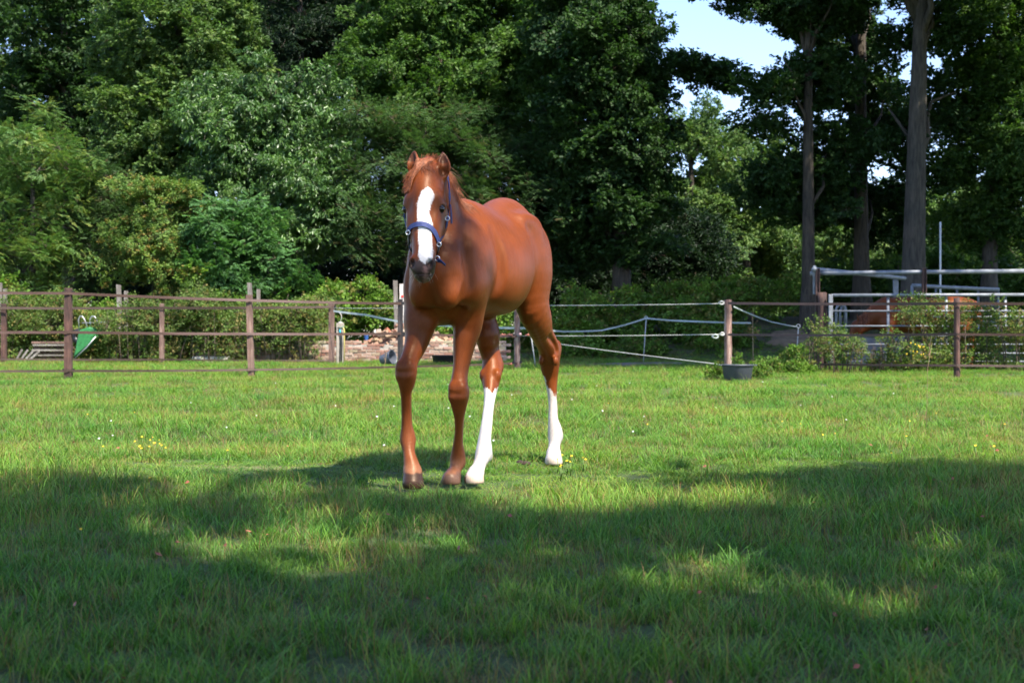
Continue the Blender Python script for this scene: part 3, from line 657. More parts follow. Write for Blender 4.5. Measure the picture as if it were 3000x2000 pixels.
post('fence_post', 3420, 21.0, 872, .050, 'near fence post just past the right edge', MAT_POST, FP, n=10, seed=8)
FQ = 'wooden posts of the second fence on the left'
post('fence_post', 12, 32.5, 890, .062, 'second-row post at the far left edge', MAT_POST, FQ, ins=(902,), square=True, seed=9)
post('fence_post', 474, 32.2, 890, .056, 'second-row pinkish post in front of the rose hedge', MAT_PINK, FQ, ins=(902, 978), square=True, seed=10)
post('fence_post', 971, 32.4, 889, .075, 'second-row thick pale post beside the water tap', MAT_PINK, FQ, ins=(898, 978), square=True, seed=11)
FR = 'old grey posts among the brambles'
for px, d, ty, lab, sd in ((3, 36.2, 828, 'old grey post at the left edge among brambles', 1), (357, 36.0, 834, 'old split grey post rising from the brambles between two fence posts', 2), (745, 36.0, 829, 'old leaning grey post behind the faded pink post', 3)):
    rt, b0, ht = post('bramble_post', px, d, ty, .060, lab, MAT_GREYW, FR, square=True, lean=-.02 * sd, seed=20 + sd)
    mb = MB(); mb.box((.10, .02, ht * .46), (.085, .08, ht * .92), jit=.008); mb.build('split_half', MAT_GREYW, rt)
rt, b0, ht = post('bramble_post', 1165, 35.4, 822, .06, 'whitewashed forked post with a red spot behind the black post', MAT_GREYW, FR, square=True, lean=-.03, seed=27)
mb = MB(); mb.box((.11, 0, ht * .48), (.11, .09, ht * .96), jit=.006); mb.build('split_half', simple('whitewashed_wood', (.55, .5, .45), .85, 0, .3, 14, .4), rt)
mb = MB(); mb.lathe([(0, .006), (.032, .006), (.036, 0), (.036, -.02)], 12, (.125, -.055, ht - .40), Matrix.Rotation(math.pi / 2, 3, 'X')); mb.build('red_spot', simple('red_paint', (.55, .04, .03), .5, 0, .15, 30, 0), rt)

def run(name, label, pts, mat, w=.02, thick=.003, rope=False, cat='fence tape', group=None, sag=.01, n=10):
    """tape or rope strung through the given (px, py, d) points"""
    p3 = [P(*q) for q in pts]; out = []
    for i in range(len(p3) - 1):
        L = (p3[i + 1] - p3[i]).length
        for k in range(n):
            t = k / n; q = p3[i].lerp(p3[i + 1], t); q.z -= sag * L * 4 * t * (1 - t) * .25; out.append(q)
    out.append(p3[-1]); o0 = out[0].copy(); out = [q - o0 for q in out]
    mb = MB()
    if rope: mb.tube(out, w, 6)
    else:
        rr = random.Random(len(pts) + int(pts[0][1])); wv = [Vector((0, math.sin(i * .35 + rr.random()) * .25, 1)).normalized() * w for i in range(len(out))]
        mb.ribbon(out, wv, thick)
    o = mb.build(name, mat, None, rope, loc=o0); return tag(o, label, cat, group)
TL = 'brown tapes of the near fence, left'
run('fence_tape', 'top brown tape of the near left fence', [(-330, 854, 20.54), (201, 859, 21.13), (737, 880, 22.24), (1173, 889, 23.14), (1515, 893, 26.74)], MAT_TAPE, .021, group=TL)
run('fence_tape', 'middle brown tape of the near left fence', [(-330, 971, 20.54), (201, 973, 21.13), (737, 978, 22.24), (1173, 977, 23.14), (1515, 985, 26.74)], MAT_TAPE, .021, group=TL)
run('fence_tape', 'lowest brown tape of the near left fence', [(-330, 1086, 20.54), (201, 1086, 21.13), (737, 1083, 22.24), (1173, 1074, 23.14), (1515, 1063, 26.74)], MAT_TAPE2, .017, group=TL)
TR = 'brown tapes of the near fence, right'
run('fence_tape', 'top brown tape crossing the metal pen', [(2133, 888, 25.12), (2804, 889, 21.53), (3420, 889, 20.93)], MAT_TAPE, .022, group=TR)
run('fence_tape', 'middle brown tape crossing the metal pen', [(2133, 980, 25.12), (2804, 979, 21.53), (3420, 980, 20.93)], MAT_TAPE, .019, group=TR)
run('fence_tape', 'lowest brown tape below the pen hedge', [(2180, 1064, 25.0), (2360, 1066, 23.2), (2804, 1070, 21.53), (3420, 1073, 20.93)], MAT_TAPE2, .017, group=TR)
TB = 'tapes of the second fence on the left'
run('fence_tape', 'top tape of the second fence on the left', [(-90, 901, 32.42), (474, 902, 32.12), (971, 899, 32.3)], MAT_TAPE2, .028, group=TB)
run('fence_tape', 'lowest tape of the second fence in the long grass', [(-90, 1051, 32.42), (474, 1053, 32.12), (971, 1056, 32.3)], MAT_TAPE2, .02, group=TB)
RG = 'white ropes of the rope gate right of the foal'
run('gate_rope', 'top white rope of the rope gate', [(1515, 895, 26.72), (2120, 889, 25.14)], MAT_WHITE, .0065, rope=True, cat='rope', group=RG)
run('gate_rope', 'middle white rope of the rope gate', [(1515, 984, 26.72), (2120, 979, 25.14)], MAT_WHITE, .0065, rope=True, cat='rope', group=RG)
run('gate_rope', 'slanting lowest white rope of the rope gate', [(1590, 1001, 26.6), (2108, 1067, 24.0)], MAT_WHITE, .0065, rope=True, cat='rope', group=RG)
run('white_line', 'thin white line behind the black post', [(975, 902, 32.2), (1173, 902, 30), (1515, 902, 26.9)], MAT_WHITE, .006, rope=True, cat='rope')
WR = 'sagging white electric ribbons'
MAT_RIB = simple('white_ribbon', (0.42, 0.47, 0.44), 0.6, 0, .2, 30, .1)
run('white_ribbon', 'white ribbon slanting down from the tap post to the foal', [(977, 911, 32.2), (1070, 922, 31.4), (1165, 941, 30.6), (1290, 953, 29.6), (1420, 959, 28.9), (1553, 961, 28.4)], MAT_RIB, .022, group=WR, cat='ribbon')
run('white_ribbon', 'white ribbon sagging in the shade behind the rope gate', [(1553, 961, 28.4), (1650, 971, 30.5), (1760, 968, 32.5), (1830, 952, 33.4), (1893, 932, 34), (1960, 938, 33.8), (2050, 942, 33.4), (2200, 946, 32)], MAT_RIB, .018, group=WR, cat='ribbon')
run('white_ribbon', 'twisted white rope from the round post down to the pigtail stake', [(2150, 899, 25.1), (2200, 921, 26.3), (2260, 943, 27.8), (2337, 958, 29.5)], MAT_RIB, .014, rope=True, group=WR, cat='ribbon')
# knots and porcelain on the posts
def knot(px, py, d, r, mat, label, cat='knot', grp=None):
    mb = MB(); c = P(px, py, d)
    for k in range(3): mb.tube([Vector((math.cos(t) * r * (1 + .25 * k), math.sin(t * 2 + k) * r * .5, math.sin(t) * r * (1 - .15 * k))) for t in np.linspace(0, 6.283, 15)], .008, 5, False)
    o = mb.build('rope_knot', mat, None, True, loc=c); return tag(o, label, cat, grp)
knot(2114, 887, 25.05, .035, MAT_WHITE, 'white rope knot at the top of the round reddish post')
knot(2116, 978, 25.05, .030, MAT_WHITE, 'white rope knot halfway up the round reddish post')
knot(2096, 985, 25.0, .04, MAT_RIB, 'loose loop of rope end beside the round reddish post')
for i, (px, py, d, lab) in enumerate(((1522, 893, 26.66, 'pinkish porcelain knob at the top of the peeling post'), (1471, 981, 26.5, 'left orange handle knob on the middle tape'), (1491, 981, 26.5, 'second orange handle knob left of the peeling post'), (1524, 979, 26.66, 'white-pink porcelain knob halfway up the peeling post'), (1546, 981, 26.6, 'orange gate handle right of the peeling post'), (1563, 986, 26.6, 'bright orange gate handle end by the pigtail stake'), (1490, 1066, 26.5, 'low orange knob on the lowest tape'))):
    mb = MB(); mb.lathe([(0, -.05), (.012, -.05), (.014, -.01), (.030, 0), (.032, .012), (.018, .02), (.014, .04), (.026, .05), (.022, .065), (0, .068)], 12, (0, 0, 0), Matrix.Rotation(math.pi / 2, 3, 'Y' if i not in (0, 3) else 'X'))
    tag(mb.build('porcelain_knob', MAT_ORANGE if i not in (0, 3) else simple('pink_porcelain', (.75, .45, .4), .3, 0, .1, 20, 0), None, True, loc=P(px, py, d)), lab, 'insulator', 'knobs and handles of the rope gate')
# pigtail stakes
def pigtail(px, d, top_y, base_px, label):
    x = X(px, d); xb = X(base_px, d); g = GZ(xb, d); top = CAM_H + (HZ - top_y) * d / F_PX
    root = empty('pigtail_stake', (xb, d, g), label, 'stake', 'white pigtail stakes')
    mb = MB(); mb.tube([(0, 0, -.1), (x - xb, 0, top - g)], .011, 8); mb.build('rod', MAT_WHITE, root, True)
    c = Vector((x - xb, 0, top - g + .035)); mb = MB(); mb.tube([c + Vector((math.sin(t) * .038, t * .006, -math.cos(t) * .038)) for t in np.linspace(0, 6.9, 18)], .009, 6); mb.build('loop', MAT_WHITE, root, True)
pigtail(1553, 28.4, 960, 1571, 'white pigtail stake leaning right of the peeling post')
pigtail(1893, 34.0, 935, 1884, 'far white pigtail stake in the shade behind the rope gate')
pigtail(2339, 29.4, 960, 2331, 'white pigtail stake left of the metal pen')

# ---------------------------------------------------------------- brick wall and the clutter by the fence
def brick_material(name, cols):
    m, nt, b = new_mat(name)
    oi = N(nt, 'ShaderNodeObjectInfo'); n1 = noise(nt, 22, 5, 0.65, 'Object'); 
    c = ramp(nt, oi.outputs['Random'], cols); nt.nodes[-1].color_ramp.interpolation = 'CONSTANT' if False else 'LINEAR'
    c = mixc(nt, 1.0, c, ramp(nt, n1, [(0.3, (0.62, 0.6, 0.58)), (0.7, (1.2, 1.2, 1.2))]), 'MULTIPLY')
    nt.links.new(c, b.inputs['Base Color']); b.inputs['Roughness'].default_value = 0.9; bump(nt, b, n1, .6, .006)
    return m
MAT_BRICK = brick_material('old_brick', [(0.0, (.24, .11, .075)), (0.25, (.34, .20, .15)), (0.5, (.40, .30, .23)), (0.75, (.26, .15, .10)), (1.0, (.36, .32, .21))])
MAT_RUBBLE = brick_material('rubble_brick', [(0.0, (.36, .11, .06)), (0.25, (.31, .17, .11)), (0.5, (.36, .27, .16)), (0.75, (.24, .13, .09)), (1.0, (.38, .33, .25))])
MAT_MORTAR = simple('lime_mortar', (0.36, 0.32, 0.27), 0.95, 0, .3, 15, .4)
def brick_mesh(seed, L=.205, D=.10, H=.062):
    random.seed(seed); mb = MB(); mb.box((0, 0, 0), (L, D, H), jit=.004); me = mb.mesh('brick')
    bm = bmesh.new(); bm.from_mesh(me); bmesh.ops.recalc_face_normals(bm, faces=bm.faces); bmesh.ops.bevel(bm, geom=list(bm.edges), offset=.006, segments=1, affect='EDGES'); bm.to_mesh(me); bm.free(); return me
BR = [brick_mesh(i) for i in range(6)]; RB = [brick_mesh(10 + i, .21 if i % 2 else .13) for i in range(6)]
for m_ in BR: m_.materials.append(MAT_BRICK)
for m_ in RB: m_.materials.append(MAT_RUBBLE)
def brick_wall():
    r = random.Random(5); d = 33.8; x0, x1 = X(572, d), X(1484, d); g = GZ((x0 + x1) / 2, d) - .03
    root = empty('brick_wall', ((x0 + x1) / 2, d, g), 'low old brick wall behind the foal legs and the second fence', 'wall'); cx = (x0 + x1) / 2
    nc = 8; pitch = .219; rowh = .073; k = 0
    for c in range(nc):
        x = x0 + (pitch / 2 if c % 2 else 0); 
        while x < x1 - .1:
            top = 8 if (x > X(1390, d) or x < X(880, d)) else 7.2
            if x > X(1000, d) and x < X(1100, d): top = 7.6 + .5 * math.sin(x * 9)
            if c < top and not (c >= 5 and r.random() < .10 + .14 * (c - 5)):
                b = link('brick', BR[r.randrange(6)], root); b.location = (x + pitch / 2 - cx + r.uniform(-.008, .008), r.uniform(-.014, .014), .04 + c * rowh + r.uniform(-.003, .003)); b.rotation_euler = (r.uniform(-.02, .02), r.uniform(-.015, .015), r.uniform(-.03, .03))
            x += pitch
    mb = MB(); mb.box((0, .012, (nc - 1.2) * rowh / 2), (x1 - x0 - .02, .084, (nc - 1.2) * rowh)); mb.build('mortar_bed', MAT_MORTAR, root)
brick_wall()
def brick_pile(px0, px1, d, peak_y, n, label, seed):
    r = random.Random(seed); x0, x1 = X(px0, d), X(px1, d); cx = (x0 + x1) / 2; g = GZ(cx, d)
    root = empty('brick_pile', (cx, d, g), label, 'brick pile', 'heaps of loose bricks on the wall'); ph = CAM_H + (HZ - peak_y) * d / F_PX - g
    for i in range(n):
        u = r.uniform(-1, 1); v = r.uniform(-1, 1); hh = ph * max(.45, (1 - .5 * abs(u) ** 2.2)) * (1 - .22 * abs(v)); z = hh * (1 - .5 * r.random() ** 2.2)
        b = link('brick', RB[r.randrange(6)], root); b.location = (u * (x1 - x0) / 2, v * .42 + .5, max(.05, z)); b.rotation_euler = (r.gauss(0, .55), r.gauss(0, .55), r.uniform(0, 3.14)); s = r.uniform(.8, 1.2); b.scale = (s, s, s)
    mb = MB(); nu, nv = 12, 6
    V = [((i / nu * 2 - 1) * (x1 - x0) / 2, (j / nv * 2 - 1) * .45 + .5, max(0, ph * .80 * (1 - .5 * abs(i / nu * 2 - 1) ** 2.2) * (1 - .3 * abs(j / nv * 2 - 1))) if 0 < i < nu and 0 < j < nv else -.05) for i in range(nu + 1) for j in range(nv + 1)]
    mb.add(V, [(i * (nv + 1) + j, (i + 1) * (nv + 1) + j, (i + 1) * (nv + 1) + j + 1, i * (nv + 1) + j + 1) for i in range(nu) for j in range(nv)]); mb.build('rubble_core', simple('brick_dust', (.34, .22, .15), .95, 0, .35, 12, .6), root)
brick_pile(1060, 1330, 34.0, 950, 150, 'heap of broken orange and yellow bricks behind the black post', 41)
brick_pile(955, 1075, 34.0, 995, 36, 'small spill of bricks beside the water tap post', 42)
brick_pile(1330, 1440, 34.0, 985, 40, 'low tail of loose bricks behind the foal legs', 43)
# concrete water post with tap, hoses and yellow pipe
def water_post():
    d = 32.7; x = X(997, d); g = GZ(x, d); t = CAM_H + (HZ - 946) * d / F_PX - g; root = empty('water_post', (x, d, g), 'grey concrete post with water tap, hoses and yellow pipe', 'water tap')
    mb = MB(); mb.box((0, 0, t / 2 - .1), (.17, .15, t + .2), jit=.006); mb.build('post', simple('old_concrete', (.33, .30, .25), .95, 0, .3, 9, .5), root, bevel=.012)
    mb = MB(); mb.tube([(.10, -.07, -.05), (.10, -.075, t - .18), (.085, -.08, t - .12), (.05, -.08, t - .10)], .013, 8); mb.build('pipe', simple('yellow_pipe', (.70, .58, .18), .5, 0, .1, 20, 0), root, True)
    for k, dx in enumerate((.0, .04)):
        mb = MB(); mb.tube([(dx, -.09, -.05), (dx + .015, -.095, t * .5), (dx, -.09, t - .22), (dx - .03, -.09, t - .14)], .011, 8); mb.build('hose', MAT_BLK, root, True)
    mb = MB(); mb.lathe([(0, -.04), (.020, -.04), (.024, 0), (.016, .03), (.012, .05), (0, .05)], 10, (.005, -.10, t - .20)); mb.build('tap', simple('turquoise_fitting', (.05, .45, .60), .4, 0, .1, 20, 0), root, True)
    mb = MB(); mb.tube([(-.05, -.08, t - .1), (.03, -.1, t - .11), (.09, -.09, t - .08)], .011, 6); mb.build('valve_arm', simple('green_metal', (.10, .22, .17), .5, .3, .2, 20, 0), root, True)
    mb = MB(); mb.lathe([(0, 0), (.05, 0), (.055, .02), (.02, .03), (0, .03)], 12, (0, 0, t + .0)); mb.tube([(0, 0, t + .03), (.03, 0, t + .12), (.02, 0, t + .20), (-.04, 0, t + .26)], .008, 6); mb.build('white_cap', MAT_WHITE, root, True)
water_post()
MAT_GREYP = simple('grey_plastic', (0.055, 0.062, 0.075), 0.5, 0, .15, 8, .05); MAT_LPLAST = simple('pale_grey_plastic', (0.11, 0.12, 0.14), 0.42, 0, .15, 8, .05)
def tub_profile(r0, r1, h): return [(0, 0), (r0 * .94, 0), (r0, .012), (r1 * .965, h * .86), (r1 * .97, h * .87), (r1 * 1.0, h * .9), (r1 * 1.045, h * .93), (r1 * 1.05, h), (r1 * .99, h), (r1 * .955, h * .93), (r0 * .93, .03), (0, .025)]
def bucket(name, label, px, py_base, d, r0, r1, h, mat, cat, rot=None, parts=True):
    x = X(px, d); g = GZ(x, d); root = empty(name, (x, d, g), label, cat)
    R = rot.to_matrix() if rot is not None else None; off = Vector((0, 0, 0)) if R is None else Vector((0, 0, r1 * 1.0))
    mb = MB(); mb.lathe(tub_profile(r0, r1, h), 32, off, R); mb.build('shell', mat, root, True)
    if parts:
        for s in (-1, 1):
            b = MB(); pts = [Vector((s * (r1 * 1.03 + .035 * math.sin(t)), math.cos(t) * .075, h * .95)) for t in np.linspace(0, math.pi, 9)]
            if R is not None: pts = [R @ p + off for p in pts]
            b.tube(pts, .011, 6); b.build('handle', mat, root, True)
    return root
bucket('feed_tub', 'grey round tub with weeds at the foot of the reddish post', 2161, 1112, 20.6, .195, .235, .245, MAT_GREYP, 'tub')
bucket('black_tub', 'black tub standing before the brick wall behind the foal legs', 1302, 1067, 31.5, .25, .29, .22, MAT_BLK, 'tub')
bucket('tipped_bucket', 'grey bucket lying on its side left of the black post', 1118, 1070, 30.6, .10, .155, .30, MAT_LPLAST, 'bucket', Euler((math.radians(78), 0, math.radians(62))), parts=False)
bucket('blue_pot', 'small blue pot on top of the brick wall', 1073, 1000, 33.9, .045, .055, .12, simple('blue_plastic', (.03, .10, .30), .4, 0, .1, 20, 0), 'pot', parts=False).location.z += .56
# tipped green wheelbarrow
def wheelbarrow():
    d = 33.2; x = X(258, d); g = GZ(x, d); root = empty('wheelbarrow', (x, d, g), 'green wheelbarrow tipped on its nose with silver tube handles', 'wheelbarrow')
    grn = simple('green_paint', (.022, .16, .04), .55, 0, .4, 14, .1); rust = simple('galvanised_tube', (.45, .45, .45), .45, .7, .15, 30, .05)
    def q(px, py, dy=0): p = P(px, py, d) - Vector((x, d, g)); p.y += dy; return p
    A = [q(224, 1046), q(239, 968), q(268, 958), (q(289, 966)), q(292, 986), q(262, 1015)]
    mb = MB(); n = len(A); V = [a + Vector((0, -.22, 0)) for a in A] + [a + Vector((0, .30, .02)) for a in A]
    mb.add(V, [tuple(range(n)), tuple(reversed(range(n, 2 * n)))] + [(i, i + n, (i + 1) % n + n, (i + 1) % n) for i in range(n)]); mb.build('tray', grn, root, bevel=.02)
    mb = MB(); mb.tube([q(290, 985, -.24), q(262, 1018, -.25), q(228, 1050, -.25)], .014, 6); mb.build('rim', rust, root, True)
    for a, b, c, dy in ((236, 247, 262, -.15), (259, 273, 286, .12)):
        mb = MB(); mb.tube([q(a + 2, 966, dy), q(a, 935, dy), q((a + b) / 2 - 1, 926, dy), q(b, 927, dy), q((b + c) / 2, 938, dy), q(c, 960, dy)], .014, 8); mb.build('handle', rust, root, True)
    mb = MB(); mb.tube([q(240, 946, -.02), q(312, 944, -.02)], .012, 6); mb.build('crossbar', rust, root, True)
    mb = MB(); mb.lathe([(.05, -.04), (.15, -.045), (.185, -.02), (.185, .02), (.15, .045), (.05, .04), (.05, -.04)], 20, q(226, 985, .1), Matrix.Rotation(math.pi / 2, 3, 'X')); mb.build('wheel', MAT_BLK, root, True)
wheelbarrow()
def tarp():
    d = 35.9; x = X(520, d); g = GZ(x, d); root = None; mb = MB(); nu, nv = 22, 10; r = random.Random(4); V = []
    for i in range(nu + 1):
        for j in range(nv + 1):
            u, v = i / nu * 2 - 1, j / nv * 2 - 1; k = max(0, (1 - abs(u) ** 2.4)) * max(0, 1 - abs(v) ** 2.4)
            V.append((u * .95, v * .5, -.08 + 1.12 * k ** .6 + r.uniform(-.03, .03) + .05 * math.sin(u * 14 + v * 5)))
    mb.add(V, [(i * (nv + 1) + j, (i + 1) * (nv + 1) + j, (i + 1) * (nv + 1) + j + 1, i * (nv + 1) + j + 1) for i in range(nu) for j in range(nv)])
    tag(mb.build('tarpaulin_heap', simple('black_tarpaulin', (.010, .011, .014), .35, 0, .3, 6, .1), None, True, loc=(x, d, g)), 'heap under black plastic sheeting behind the rose hedge', 'tarpaulin')
tarp()
def planks():
    d = 34.1; x = X(148, d); g = GZ(x, d); root = empty('plank_stack', (x, d, g), 'stack of weathered planks left of the green wheelbarrow', 'planks'); r = random.Random(2)
    for k in range(8):
        mb = MB(); mb.box((r.uniform(-.06, .06), (k % 2) * .14 - .05, .05 + k * .062), (.85 + r.uniform(-.12, .12), .14, .045), Matrix.Rotation(r.uniform(-.04, .04), 3, 'Z'), .004); mb.build('plank', MAT_PINK if k % 2 else MAT_GREYW, root)
    for k in range(4):
        mb = MB(); mb.box((-.72 + k * .12, -.2, .14), (.05, .03, .40), Matrix.Rotation(.5 + .12 * k, 3, 'Y'), .004); mb.build('plank', MAT_GREYW, root)
planks()
mb = MB(); mb.box((0, 0, .07), (.95, .22, .17), jit=.012); tag(mb.build('stone_slab', simple('pale_stone', (.55, .51, .45), .9, 0, .2, 8, .4), None, bevel=.02, loc=(X(625, 33.55), 33.45, GZ(X(625, 33.55), 33.45))), 'pale stone slab at the foot of the rose hedge', 'slab')
# thin dead sapling
def sapling():
    d = 27.0; x = X(2206, d); g = GZ(x, d); root = empty('dead_sapling', (x, d, g), 'thin bare sapling right of the round reddish post', 'sapling')
    mb = MB(); h = .56 + .5; mb.tube([(0, 0, -.1), (.004, 0, .4), (-.008, 0, .8), (.0, 0, 1.12)], [.011, .010, .008, .004], 6); mb.build('stem', simple('pale_twig', (.30, .22, .12), .8, 0, .25, 20, .2), root, True)
    r = random.Random(8); mb = MB()
    for k in range(26):
        a = r.uniform(0, 6.28); z = r.uniform(.72, 1.0); q = Vector((math.cos(a) * r.uniform(.03, .15), math.sin(a) * .08, z + r.uniform(-.06, .06))); s = r.uniform(.012, .022)
        mb.add([q, q + Vector((s, .004, s * .6)), q + Vector((s * .2, 0, s * 1.6)), q + Vector((-s * .7, -.004, s * .7))], [(0, 1, 2, 3)])
    for k in range(6):
        a = r.uniform(0, 6.28); z = r.uniform(.7, .95); mb.tube([(0, 0, z), (math.cos(a) * .13, math.sin(a) * .06, z + .04)], .003, 4)
    mb.build('withered_leaves', simple('withered_leaf', (.26, .14, .06), .8, 0, .3, 30, .1), root)['kind'] = 'stuff'
sapling()
# ---------------------------------------------------------------- metal pen on the right
MAT_GALV = simple('galvanised_steel', (0.21, 0.225, 0.245), 0.6, 0.3, .3, 8, .06)
MAT_BEAM = simple('rusty_brown_beam', (0.075, 0.042, 0.035), 0.7, 0.2, .4, 9, .2)
def pipe(name, pts, r, root, mat=None):
    mb = MB(); mb.tube([p - root.location for p in pts], r, 10); return mb.build(name, mat or MAT_GALV, root, True)
def pen_gate():
    d = 25.8; x = X(2720, d); g = GZ(x, d); root = empty('pen_gate', (x, d, g), 'long galvanised tube gate of the pen on the right', 'gate')
    pipe('rail', [P(2438, 865, d), P(3090, 863, d)], .031, root)
    for y, a, b in ((911, 2438, 3090), (928, 2730, 3090), (955, 2438, 2830), (955, 2860, 3090), (984, 2438, 3090), (1009, 2438, 3090), (1035, 2438, 3090), (1059, 2480, 3090)):
        pipe('rail', [P(a, y, d), P(b, y - .5, d)], .0165, root)
    mb = MB(); a = P(2433, 862, d) - root.location; b = P(2433, 1064, d) - root.location; mb.box((a + b) / 2, (.078, .07, a.z - b.z)); mb.build('stile', MAT_GALV, root, bevel=.008)
    for px in (2602, 2772, 2945): pipe('stile', [P(px, 866, d + .04), P(px, 1062, d + .04)], .027, root)
pen_gate()
def pen_frame():
    d = 26.1; x = X(2550, d); g = GZ(x, d); root = empty('pen_overhead_structure', (x, d, g), 'overhead pipe frame of the pen with two dark steel posts', 'pen frame')
    pipe('overhead_pipe', [P(2374, 801, d), P(2700, 797, d), P(3090, 793, d)], .042, root)
    pipe('swing_pipe', [P(2383, 789, d - .1), P(2500, 800, 27.6), P(2650, 815, 30)], .045, root)
    for px, t, b in ((2395, 786, 960), (2707, 785, 1075)):
        a = P(px, t, d - .06) - root.location; c = P(px, b, d - .06) - root.location
        mb = MB()
        for dx in (-.032, .032): mb.box(((a.x + c.x) / 2 + dx, a.y, (a.z + c.z) / 2), (.012, .09, a.z - c.z))
        mb.box(((a.x + c.x) / 2, a.y, (a.z + c.z) / 2), (.052, .012, a.z - c.z - .004)); mb.build('steel_post', MAT_BEAM, root)
    a = P(2386, 778, d - .02) - root.location; c = P(2386, 862, d - .02) - root.location; mb = MB(); mb.box((a + c) / 2, (.055, .05, a.z - c.z)); mb.build('bracket', MAT_GALV, root, bevel=.006)
    a = P(2624, 812, 30) - root.location; c = P(2624, 875, 30) - root.location; mb = MB(); mb.box((a + c) / 2, (.11, .06, a.z - c.z)); mb.build('bracket', MAT_GALV, root, bevel=.006)
pen_frame()
rt, b0, ht = post('gate_post', 2409, 25.95, 858, .085, 'thick dark brown gate post at the left end of the pen', MAT_POST, None, n=14, seed=31)
def hay_rack():
    d = 26.9; x = X(2463, d); g = GZ(x, d); root = empty('hay_rack', (x, d, g), 'arched grey tube rack inside the left end of the pen', 'rack')
    for k, (a, b) in enumerate(((2450, 2478), (2462, 2476))):
        pipe('arch', [P(a, 1010, d + .1 * k), P(a, 905 + 6 * k, d + .1 * k), P(a + 4, 896 + 6 * k, d + .1 * k), P((a + b) / 2, 892 + 6 * k, d + .1 * k), P(b - 4, 896 + 6 * k, d + .1 * k), P(b, 908 + 6 * k, d + .1 * k), P(b, 1010, d + .1 * k)], .026, root)
    pipe('crossbar', [P(2450, 985, d), P(2478, 985, d)], .02, root)
hay_rack()
def inner_pen():
    d = 31.5; x = X(2800, d); g = GZ(x, d); root = empty('inner_pen', (x, d, g), 'low grey pipe partition at the back of the pen', 'pen fence')
    pipe('rail', [P(2672, 836, d), P(2760, 841, d), P(2925, 848, d + 1)], .045, root)
    for px, y in ((2672, 836), (2742, 840), (2804, 843), (2866, 845), (2925, 848)):
        b = P(px, y, d + (px - 2672) / 253); pipe('upright', [b, Vector((b.x, b.y, g - .1))], .035 if px == 2672 else .026, root)
    for y in (892, 940): pipe('rail', [P(2672, y, d + .07), P(2925, y + 3, d + 1.07)], .028, root)
inner_pen()
def trough():
    d = 27.6; x = X(2560, d); g = GZ(x, d); root = empty('water_trough', (x, d, g), 'grey plastic water trough inside the pen', 'trough'); h = CAM_H + (HZ - 985) * d / F_PX - g
    mb = MB(); mb.box((0, 0, h / 2), (.95, .55, h), top=1.12); mb.build('basin', simple('trough_plastic', (.17, .17, .19), .6, 0, .2, 6, .1), root, bevel=.03)
    mb = MB(); mb.box((0, 0, h + .012), (1.12, .66, .03)); mb.build('rim', simple('trough_rim', (.22, .22, .25), .6, 0, .2, 6, .1), root, bevel=.01)
trough()
mb = MB(); xw = X(2755, 37); mb.tube([(0, 0, -.5), (0, 0, 1.6), (0, 0, P(2755, 650, 37).z - GZ(xw, 37))], .026, 10); tag(mb.build('white_pole', simple('white_paint', (.6, .6, .58), .5, 0, .08, 6, .02), None, True, loc=(xw, 37, GZ(xw, 37))), 'slender white pole right of the thickest trunk', 'pole')
# plants by the pen and the tub
thicket('rose_hedge', 'rose bushes growing against the metal pen', 'hedge', [(X(2350, 24.8), X(2480, 24.8), 24.4, 25.2, .75), (X(2590, 24.8), X(2770, 24.8), 24.3, 25.2, 1.02), (X(2770, 24.8), X(3120, 24.8), 24.3, 25.3, 1.02), (X(2480, 24.8), X(2600, 24.8), 24.6, 25.2, .5)], ROSE, 15, .66, 35, stems=60)
thicket('weed_patch', 'bright green weeds between the grey tub and the pen', 'weeds', [(X(2235, 22.4), X(2400, 22.4), 22.1, 22.8, .22), (X(2300, 22.4), X(2350, 22.4), 22.3, 22.7, .42)], BRAM, 60, .34, 36)
thicket('weed_patch', 'small weeds growing around the grey tub', 'weeds', [(X(2075, 20.9), X(2112, 20.9), 20.7, 21.1, .22), (X(2212, 21), X(2245, 21), 20.8, 21.2, .22), (X(2150, 20.9), X(2170, 20.9), 20.75, 20.95, .34)], BRAM, 130, .26, 37)
# yellow blossoms on the pen roses
def blossoms():
    r = random.Random(6); mb = MB()
    for k in range(16):
        p = P(r.uniform(2650, 2720), r.uniform(1005, 1045), 24.25); s = r.uniform(.012, .02)
        mb.add([p + Vector((math.cos(t) * s, math.sin(t * 2) * .006, math.sin(t) * s)) for t in np.linspace(0, 6.283, 7)[:-1]] + [p + Vector((0, -.012, 0))], [(6, i, (i + 1) % 6) for i in range(6)])
    o0 = P(2685, 1025, 24.25); mb.v = [tuple(Vector(v) - o0) for v in mb.v]
    tag(mb.build('yellow_blossoms', simple('yellow_petal', (.75, .50, .03), .6, 0, .15, 30, 0), None, loc=o0), 'cluster of small yellow blossoms on the pen roses', 'blossom', kind='stuff')
blossoms()

